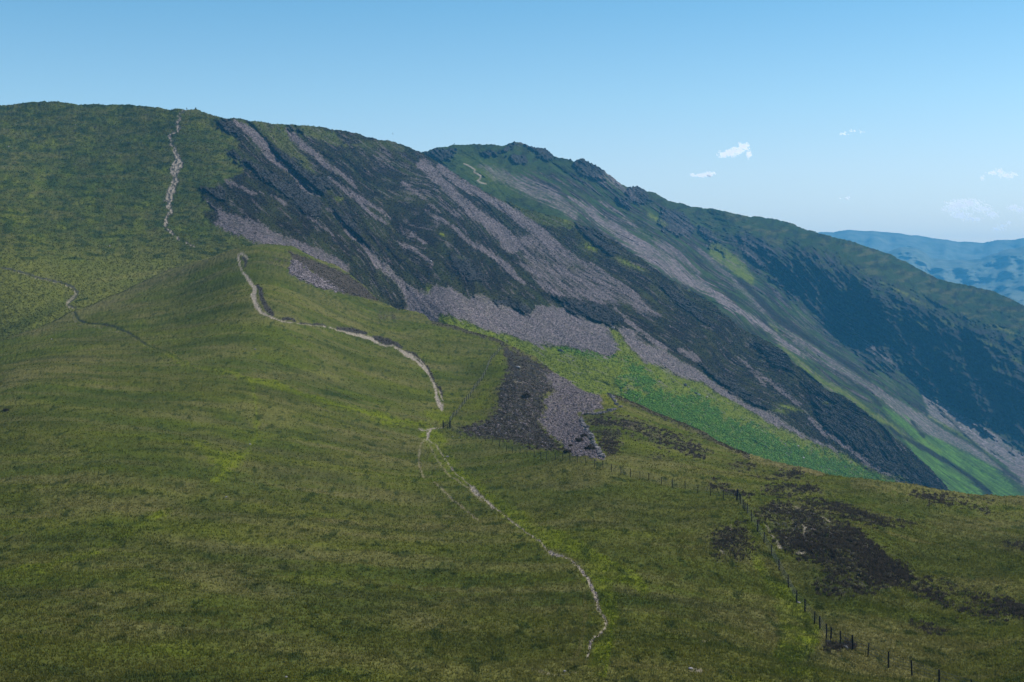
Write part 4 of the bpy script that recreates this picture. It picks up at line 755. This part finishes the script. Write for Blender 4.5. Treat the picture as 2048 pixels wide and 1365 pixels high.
# ================================================================== boulders, walls, bushes
def rock_mesh(name, r, seed, flat=.7):
    import bmesh
    bm = bmesh.new(); bmesh.ops.create_icosphere(bm, subdivisions=2, radius=1)
    rs = np.random.RandomState(seed); pl = rs.randn(9, 3); pl /= np.linalg.norm(pl, axis=1)[:, None]; cut = .62 + .3 * rs.rand(9)
    sx, sy = rs.uniform(.8, 1.4), rs.uniform(.7, 1.1)
    for v in bm.verts:
        c = np.array(v.co)
        for n_, k in zip(pl, cut):
            q = c @ n_
            if q > k: c = c - n_ * (q - k)
        v.co = (c[0] * r * sx, c[1] * r * sy, c[2] * r * flat)
    me = bpy.data.meshes.new(name); bm.to_mesh(me); bm.free(); return me
def boulder(sheet, px, py, size, label, mat=M_STONE, cat='boulder', group=None, name='boulder'):
    b = sheet.at(px, py); o = link(name, rock_mesh(name, size / 2, int(px * 7 + py)), mat, label=label, cat=cat, group=group)
    o.location = b + np.array([0, 0, size * .15]); return o
GP = 'boulders scattered over the fells'
for sh, px, py, sz, lb, mt in [
    (L2, 1226, 658, 2.6, 'white boulder lying below the dark crag band above the green wedge', M_STONE), (L2, 657, 357, 2.0, 'small white boulder high on the dark face between two scree chutes', M_STONE), (L2, 862, 525, 2.0, 'white boulder alone on the dark middle of the fell face', M_STONE),
    (L2, 1397, 791, 2.2, 'pale boulder in bracken, left of a close pair below the scree', M_STONE), (L2, 1414, 795, 1.6, 'pale smaller boulder in bracken, right of a close pair below the scree', M_STONE), (L2, 1391, 788, 1.8, 'dark boulder touching the pale pair at the top of the bracken', M_DARKSTONE),
    (L2, 1370, 772, 2.6, 'grey boulder on yellow grass just above the bracken pair', M_DARKSTONE), (L2, 1346, 765, 1.3, 'little dark boulder on yellow grass above the bracken', M_DARKSTONE), (L2, 1120, 703, 2.4, 'grey boulder at the top edge of the yellow green grass', M_DARKSTONE), (L2, 1126, 705, 1.6, 'smaller grey boulder touching another at the top of the yellow grass', M_DARKSTONE),
    (L2, 1570, 889, 1.4, 'white boulder in the middle of the lower bracken', M_STONE), (L2, 1596, 894, 1.7, 'flat white boulder in the lower bracken near the scree strip', M_STONE), (L2, 1606, 917, 2.0, 'white boulder low in the bracken close to the brown crest', M_STONE), (L2, 1530, 894, 1.9, 'dark boulder low in the bracken', M_DARKSTONE),
    (L2, 1690, 935, 1.6, 'dark boulder on the lowest tongue of bracken', M_DARKSTONE), (L2, 1744, 957, 1.8, 'dark boulder beside the brown crest at the foot of the bracken', M_DARKSTONE),
    (L1, 1035, 737, 1.3, 'pale boulder high on the dark heather scarp', M_STONE), (L1, 895, 913, .45, 'small pale stone beside the forked tracks below the gate', M_STONE), (L1, 452, 998, .30, 'small flat white stone on the dark green slope', M_STONE), (L1, 572, 1357, .22, 'small white stone in the grass at the bottom edge', M_STONE),
    (L1, 500, 887, .35, 'little white stone where the faint green track bends', M_STONE), (L1, 103, 680, .5, 'tiny white stone on the left flank of the spur', M_STONE), (L1, 510, 700, .45, 'tiny white stone on the spur above the track junction', M_STONE),
    (L1, 1382, 1337, .30, 'pale stone in a bare patch at the bottom edge', M_STONE), (L1, 1130, 1340, .28, 'pale stone on the bare patch beside the path end', M_STONE), (L1, 1657, 1276, .4, 'dark boulder put in for the shaded void under the fence posts', M_DARKSTONE), (L1, 1690, 1289, .55, 'black boulder put in for the shade of the hollow under the fence', M_DARKSTONE),  # the two dark boulders stand in for a shaded void
    (L1, 1597, 1193, .30, 'white stone at the foot of a fence post beside the bright grass', M_STONE), (L1, 905, 874, .35, 'pale stone at the foot of the fence near the gate', M_STONE), (L1, 918, 877, .3, 'small pale stone along the fence foot beside the heather', M_STONE),
    (L2, 150, 250, 1.1, 'white stone high on the grassy flank left of the stony path', M_STONE), (L2, 17, 295, 1.2, 'white stone on the grassy flank close to the left edge', M_STONE), (L2, 219, 493, .9, 'white stone low on the grassy flank above the hollow', M_STONE),
    (L3, 1140.5, 319, 2.2, 'dark boulder standing on the far skyline between two crags', M_DARKSTONE)]:
    boulder(sh, px, py, sz, lb, mt, group=GP)
def rubble_wall(line, n, size, wid, label):
    p = np.array(line, float); P0 = L1.at(*line[0]); parts = []
    for k in range(n):
        t = random.random() * (len(p) - 1); x = np.interp(t, range(len(p)), p[:, 0]) + random.gauss(0, wid); y = np.interp(t, range(len(p)), p[:, 1]) + random.gauss(0, wid * .6)
        b = L1.at(x, y) - P0; s_ = size * random.uniform(.5, 1.3)
        a = random.random() * 6; c, d_ = math.cos(a), math.sin(a); v = []
        for q in ((-1, -1, -1), (1, -1, -1), (1, 1, -1), (-1, 1, -1), (-1, -1, 1), (1, -1, 1), (1, 1, 1), (-1, 1, 1)):
            q = [w_ * random.uniform(.6, 1) for w_ in q]; v.append((b[0] + (q[0] * c - q[1] * d_) * s_ * .6, b[1] + (q[0] * d_ + q[1] * c) * s_ * .45, b[2] + q[2] * s_ * .35 + s_ * .2))
        parts.append((v, [(0, 3, 2, 1), (4, 5, 6, 7), (0, 1, 5, 4), (1, 2, 6, 5), (2, 3, 7, 6), (3, 0, 4, 7)]))
    o = link('stone_wall', mesh_of('stone_wall', parts), M_WALL, label=label, cat='stone wall'); o.location = P0
rubble_wall([(1161, 837), (1170, 852), (1180, 868), (1186, 885), (1196, 903), (1207, 926)], 150, .55, 1.6, 'tumbled stone wall down the right edge of the small scree')
rubble_wall([(1170, 826), (1188, 826), (1203, 824), (1220, 819), (1240, 811)], 90, .55, 1.2, 'low tumbled stone wall running right from the top of the small scree')
rubble_wall([(1216, 786), (1226, 796), (1234, 808)], 40, .6, 1.4, 'short stone heap on the green crest above the small scree')
def bush(sheet, px, py, r, label, group=None):
    c = sheet.at(px, py); e = link('bush', None, label=label, cat='bush', group=group); e.location = c
    n = 260; a = RS.rand(n) * 6.283; el = np.arcsin(RS.rand(n)); rr = r * (.35 + .65 * RS.rand(n) ** .5) * (1 + .25 * np.sin(a * 3))
    cc = np.stack([np.cos(a) * np.cos(el) * rr, np.sin(a) * np.cos(el) * rr, np.sin(el) * rr * .8 + r * .1], -1)
    q = RS.randn(n, 3, 3) * r * .16; V = (cc[:, None] + q).reshape(-1, 3)
    me = np_mesh('foliage', V, np.arange(n * 3).reshape(-1, 3), False); attr(me, 'tone', RS.rand(n * 3) * .6); link('foliage', me, M_HEATH, parent=e)
    link('stem', mesh_of('stem', [tube([(0, 0, -.15), (random.uniform(-.3, .3) * r, random.uniform(-.3, .3) * r, r * .6)], r * .07, 5, .5) for _ in range(5)]), M_WOOD, parent=e)
for sh, px, py, r_, lb in [(L1, 1052, 797, 1.1, 'large dark bush in the middle of the heather scarp'), (L1, 1136, 906, .75, 'dark round bush at the foot of the small scree behind the fence'), (L1, 1158, 884, .7, 'dark bush growing on the lower scree'), (L1, 1141, 893, .4, 'little dark bush on the scree just above the round one'),
                           (L1, 1180, 905, .8, 'dark bush against the tumbled wall beside the scree'), (L1, 11, 820, .9, 'lone dark bush near the left edge of the slope'), (L1, 1168, 873, .6, 'dark bush at the upper end of the scree edge below the wall corner')]:
    bush(sh, px, py, r_ * (.55 if px < 20 else 1), lb, 'dark bushes on the near slopes')

# ================================================================== walkers, cairn, bird
def skin_body(name, verts, edges, radii, mat, parent, sub=2):
    me = bpy.data.meshes.new(name); me.from_pydata(verts, edges, []); me.update()
    o = link(name, me, mat, parent=parent); sk = o.modifiers.new('skin', 'SKIN'); sk.use_smooth_shade = True
    for i_, r_ in enumerate(radii): me.skin_vertices[0].data[i_].radius = (r_, r_) if not isinstance(r_, tuple) else r_
    me.skin_vertices[0].data[0].use_root = True
    o.modifiers.new('smooth', 'SUBSURF').levels = sub; o.modifiers['smooth'].render_levels = sub; return o
M_SKIN = plain("skin", (.32, .19, .13), (.40, .25, .18), 6, .6); M_JACKET = plain("navy jacket", (.008, .012, .025), (.02, .026, .045), 14, .8)
M_TROUSER = plain("dark trousers", (.012, .012, .013), (.028, .026, .026), 14, .9); M_HAIR = plain("dark hair", (.01, .007, .005), (.03, .02, .015), 40, .7)
def walker(loc, heading, label, pack, group=None):
    e = link('person', None, label=label, cat='person', group=group); e.location = loc; e.rotation_euler = (0, 0, heading)
    V = [(0, 0, .95), (0, 0, 1.12), (0, -.01, 1.38), (0, 0, 1.50), (0, -.01, 1.60), (0, .0, 1.70)]; E = [(0, 1), (1, 2), (2, 3), (3, 4), (4, 5)]; R = [(.15, .11), (.14, .10), (.17, .11), .055, .085, .075]
    def add(v, r_, a): V.append(v); R.append(r_); E.append((a, len(V) - 1)); return len(V) - 1
    for s_, st_ in ((-1, .16), (1, -.14)):
        h_ = add((s_ * .10, 0, .86), .088, 0); k_ = add((s_ * .11, -st_ * .8, .48), .06, h_); a_ = add((s_ * .11, -st_ + (.06 if st_ < 0 else 0), .09), .04, k_); add((s_ * .12, -st_ - .16, .03), .035, a_)
        sh_ = add((s_ * .19, 0, 1.40), .055, 2); el_ = add((s_ * .25, .04 + st_ * .4, 1.12), .042, sh_); wr_ = add((s_ * .26, -.10 + st_ * .5, .90), .028, el_); pa_ = add((s_ * .26, -.14 + st_ * .5, .83), .032, wr_)
        for q, (dx, L_) in enumerate(((-.024, .070), (-.008, .082), (.008, .078), (.024, .062))):
            f1 = add((s_ * .26 + dx, -.16 + st_ * .5, .83 - L_ * .6), .0095, pa_); add((s_ * .26 + dx, -.15 + st_ * .5, .83 - L_ * 1.15), .008, f1)
        t1 = add((s_ * .235, -.185 + st_ * .5, .825), .010, pa_); add((s_ * .232, -.20 + st_ * .5, .79), .009, t1)
    nz = add((0, -.105, 1.635), .014, 4)
    skin_body('body', V, E, R, M_SKIN, e)
    jv = [(0, 0, .90), (0, 0, 1.12), (0, -.01, 1.38), (0, 0, 1.47)]; je = [(0, 1), (1, 2), (2, 3)]; jr = [(.175, .135), (.16, .125), (.19, .135), .075]
    for s_, st_ in ((-1, .16), (1, -.14)):
        n_ = len(jv); jv += [(s_ * .19, 0, 1.40), (s_ * .25, .04 + st_ * .4, 1.12), (s_ * .26, -.09 + st_ * .5, .93)]; je += [(2, n_), (n_, n_ + 1), (n_ + 1, n_ + 2)]; jr += [.075, .06, .045]
    skin_body('jacket', jv, je, jr, M_JACKET, e)
    tv = [(0, 0, .95)]; te = []; tr = [(.16, .12)]
    for s_, st_ in ((-1, .16), (1, -.14)):
        n_ = len(tv); tv += [(s_ * .10, 0, .86), (s_ * .11, -st_ * .8, .48), (s_ * .11, -st_ + (.06 if st_ < 0 else 0), .12)]; te += [(0, n_), (n_, n_ + 1), (n_ + 1, n_ + 2)]; tr += [.105, .078, .062]
    skin_body('trousers', tv, te, tr, M_TROUSER, e)
    skin_body('hair', [(0, .02, 1.64), (0, .0, 1.735), (0, .06, 1.60)], [(0, 1), (0, 2)], [.088, .06, .05], M_HAIR, e)
    if pack: skin_body('rucksack', [(0, .21, 1.08), (0, .23, 1.28), (0, .20, 1.46)], [(0, 1), (1, 2)], [(.15, .10), (.17, .12), (.12, .08)], M_TROUSER, e)
def crest_at(sh, px, lift=0.0):
    i = int(np.argmin(np.abs(sh.px - px))); v = sh.V[-1, i].copy(); v[2] += lift; return v
walker(crest_at(L2, 373.8, -.02), math.radians(150), 'dark clothed walker with a rucksack on the skyline above the stony path', True, 'walkers on the ridges')
walker(crest_at(L3, 909.5, -.05), math.radians(200), 'tiny dark figure of a walker on the skyline of the farther fell', False, 'walkers on the ridges')
b = crest_at(L2, 391.5)
parts = []
for k in range(70):
    z = 1.25 * (k / 70) ** 1.15; rad = .72 * (1 - z / 1.35) ** 1.1; a = random.random() * 6.28; q = rad * random.uniform(.3, 1); sz = .22 * (1 - .35 * z)
    me = rock_mesh('tmp', sz, k + 3, .6); vs = [(v.co[0] + math.cos(a) * q, v.co[1] + math.sin(a) * q, v.co[2] + z) for v in me.vertices]; parts.append((vs, [tuple(p_.vertices) for p_ in me.polygons])); bpy.data.meshes.remove(me)
link('cairn', mesh_of('cairn', parts), M_DARKSTONE, label='small pointed cairn of dark stones on the skyline right of the walker', cat='cairn').location = b
e = link('bird', None, label='dark bird banking in the sky above the end of the fell', cat='bird'); e.location = P(785.5, 268, 430.0); e.rotation_euler = (.2, math.radians(80), .5)
M_BIRD = plain("black feathers", (.01, .01, .012), (.025, .025, .03), 20, .6)
skin_body('body', [(0, -.16, 0), (0, -.05, 0), (0, .12, 0), (0, .24, 0), (0, -.22, .01), (0, -.29, 0)], [(0, 1), (1, 2), (2, 3), (0, 4), (4, 5)], [.04, .065, .045, (.05, .012), .035, .008], M_BIRD, e)
for s_ in (-1, 1):
    up = [(0, -.08, .02), (s_ * .14, -.12, .06), (s_ * .30, -.04, .04), (s_ * .36, .10, .02), (s_ * .18, .06, .04), (0, .08, .02)]
    link('wing', mesh_of('wing', [(up + [(x, y, z - .012) for x, y, z in up], [(0, 1, 4, 5), (1, 2, 3, 4), (11, 10, 7, 6), (10, 9, 8, 7)] + [(i_, (i_ + 1) % 6, (i_ + 1) % 6 + 6, i_ + 6)[::-1] for i_ in range(6)])]), M_BIRD, parent=e)

# ================================================================== clouds
T = NT("cloud vapour"); T.b.inputs['Base Color'].default_value = (.95, .95, .95, 1)
cw = T.n.new('ShaderNodeRGB'); cw.outputs[0].default_value = (.95, .95, .95, 1); T.through(cw.outputs[0], .03); M_CLOUD = T.m
tp = T.n.new('ShaderNodeBsdfTransparent'); mx = T.n.new('ShaderNodeMixShader'); mx.inputs[0].default_value = .6; mo = T.n['Material Output']; src = mo.inputs['Surface'].links[0].from_socket
T.lk(tp.outputs[0], mx.inputs[1]); T.lk(src, mx.inputs[2]); T.lk(mx.outputs[0], mo.inputs['Surface'])
CL = [([(1460, 307, 24, 8), (1475, 300, 18, 8), (1488, 293, 12, 10), (1448, 311, 14, 5), (1498, 310, 6, 10)], 1.0, 'small bright white cloud with a ragged top'),
      ([(1402, 351, 22, 4), (1420, 349, 14, 6), (1388, 350, 10, 3)], .9, 'flat thin white cloud just above the ridge'), ([(1998, 343, 12, 7), (2016, 351, 20, 7), (1985, 346, 14, 4), (1966, 356, 6, 6)], .9, 'small white cloud near the right edge above the larger one'),
      ([(1915, 410, 28, 12), (1940, 406, 30, 10), (1965, 418, 24, 9), (1900, 418, 20, 8), (1920, 430, 24, 10), (1945, 439, 22, 6), (1985, 430, 14, 9)], .8, 'largest pale cloud low above the far hills'),
      ([(2026, 416, 16, 7), (2042, 421, 14, 6), (2062, 420, 16, 7)], .8, 'thin cloud at the right edge beside the largest'), ([(2008, 452, 12, 6), (1995, 458, 18, 5), (2018, 446, 6, 5)], .45, 'faint scrap of cloud below the largest, near the horizon'),
      ([(1708, 262, 16, 3), (1690, 268, 14, 4), (1722, 264, 8, 3)], .25, 'very faint thin cloud high over the far hills'), ([(1697, 396, 10, 3), (1685, 397, 8, 2)], .35, 'tiny faint cloud above the pale horizon ridge')]
Dc = 12500.0
for puffs, dens, lb in CL:
    Dc = 13400.0 if 'above the larger one' in lb or 'beside the largest' in lb else 12500.0
    pts = []
    for cx, cy, rx, ry in puffs:
        n_ = int(rx * ry * dens * 2.2); q = RS.randn(n_, 3) * .42; q = q[(np.linalg.norm(q, axis=1) < 1.15)]
        pq = P(cx + q[:, 0] * rx, cy + q[:, 1] * ry, Dc + q[:, 2] * rx / F * Dc)
        k = fbm((cx + q[:, 0] * rx) / 9, (cy + q[:, 1] * ry) / 5, 4, 900) + .30 * RS.randn(len(q)) > -.25 + .30 * np.linalg.norm(q, axis=1); pts.append(pq[k])
    pts = np.concatenate(pts); c0 = pts.mean(0); n_ = len(pts)
    s_dir = np.array([math.sin(SUN_AZ) * math.cos(SUN_EL), math.cos(SUN_AZ) * math.cos(SUN_EL), math.sin(SUN_EL)]); nh = s_dir + np.array([0, -1.0, 0]); nh /= np.linalg.norm(nh)
    d_ = pts - np.array([0, 0, CZ]); t_ = ((c0 - np.array([0, 0, CZ])) @ nh) / (d_ @ nh); pts = np.array([0, 0, CZ]) + d_ * t_[:, None]
    ua = np.cross(nh, (0, 0, 1)); ua /= np.linalg.norm(ua); va = np.cross(nh, ua); a_ = RS.rand(n_, 1) * 6.28 + np.array([[0, 2.1, 4.2]]); rr_ = 7 + 7 * RS.rand(n_, 3)
    V = (pts - c0)[:, None] + (np.cos(a_) * rr_)[..., None] * ua + (np.sin(a_) * rr_)[..., None] * va + RS.randn(n_, 3, 3) * .12
    link('cloud', np_mesh('cloud', V.reshape(-1, 3), np.arange(n_ * 3).reshape(-1, 3), False), M_CLOUD, label=lb, cat='cloud', group='small clouds over the far hills').location = c0
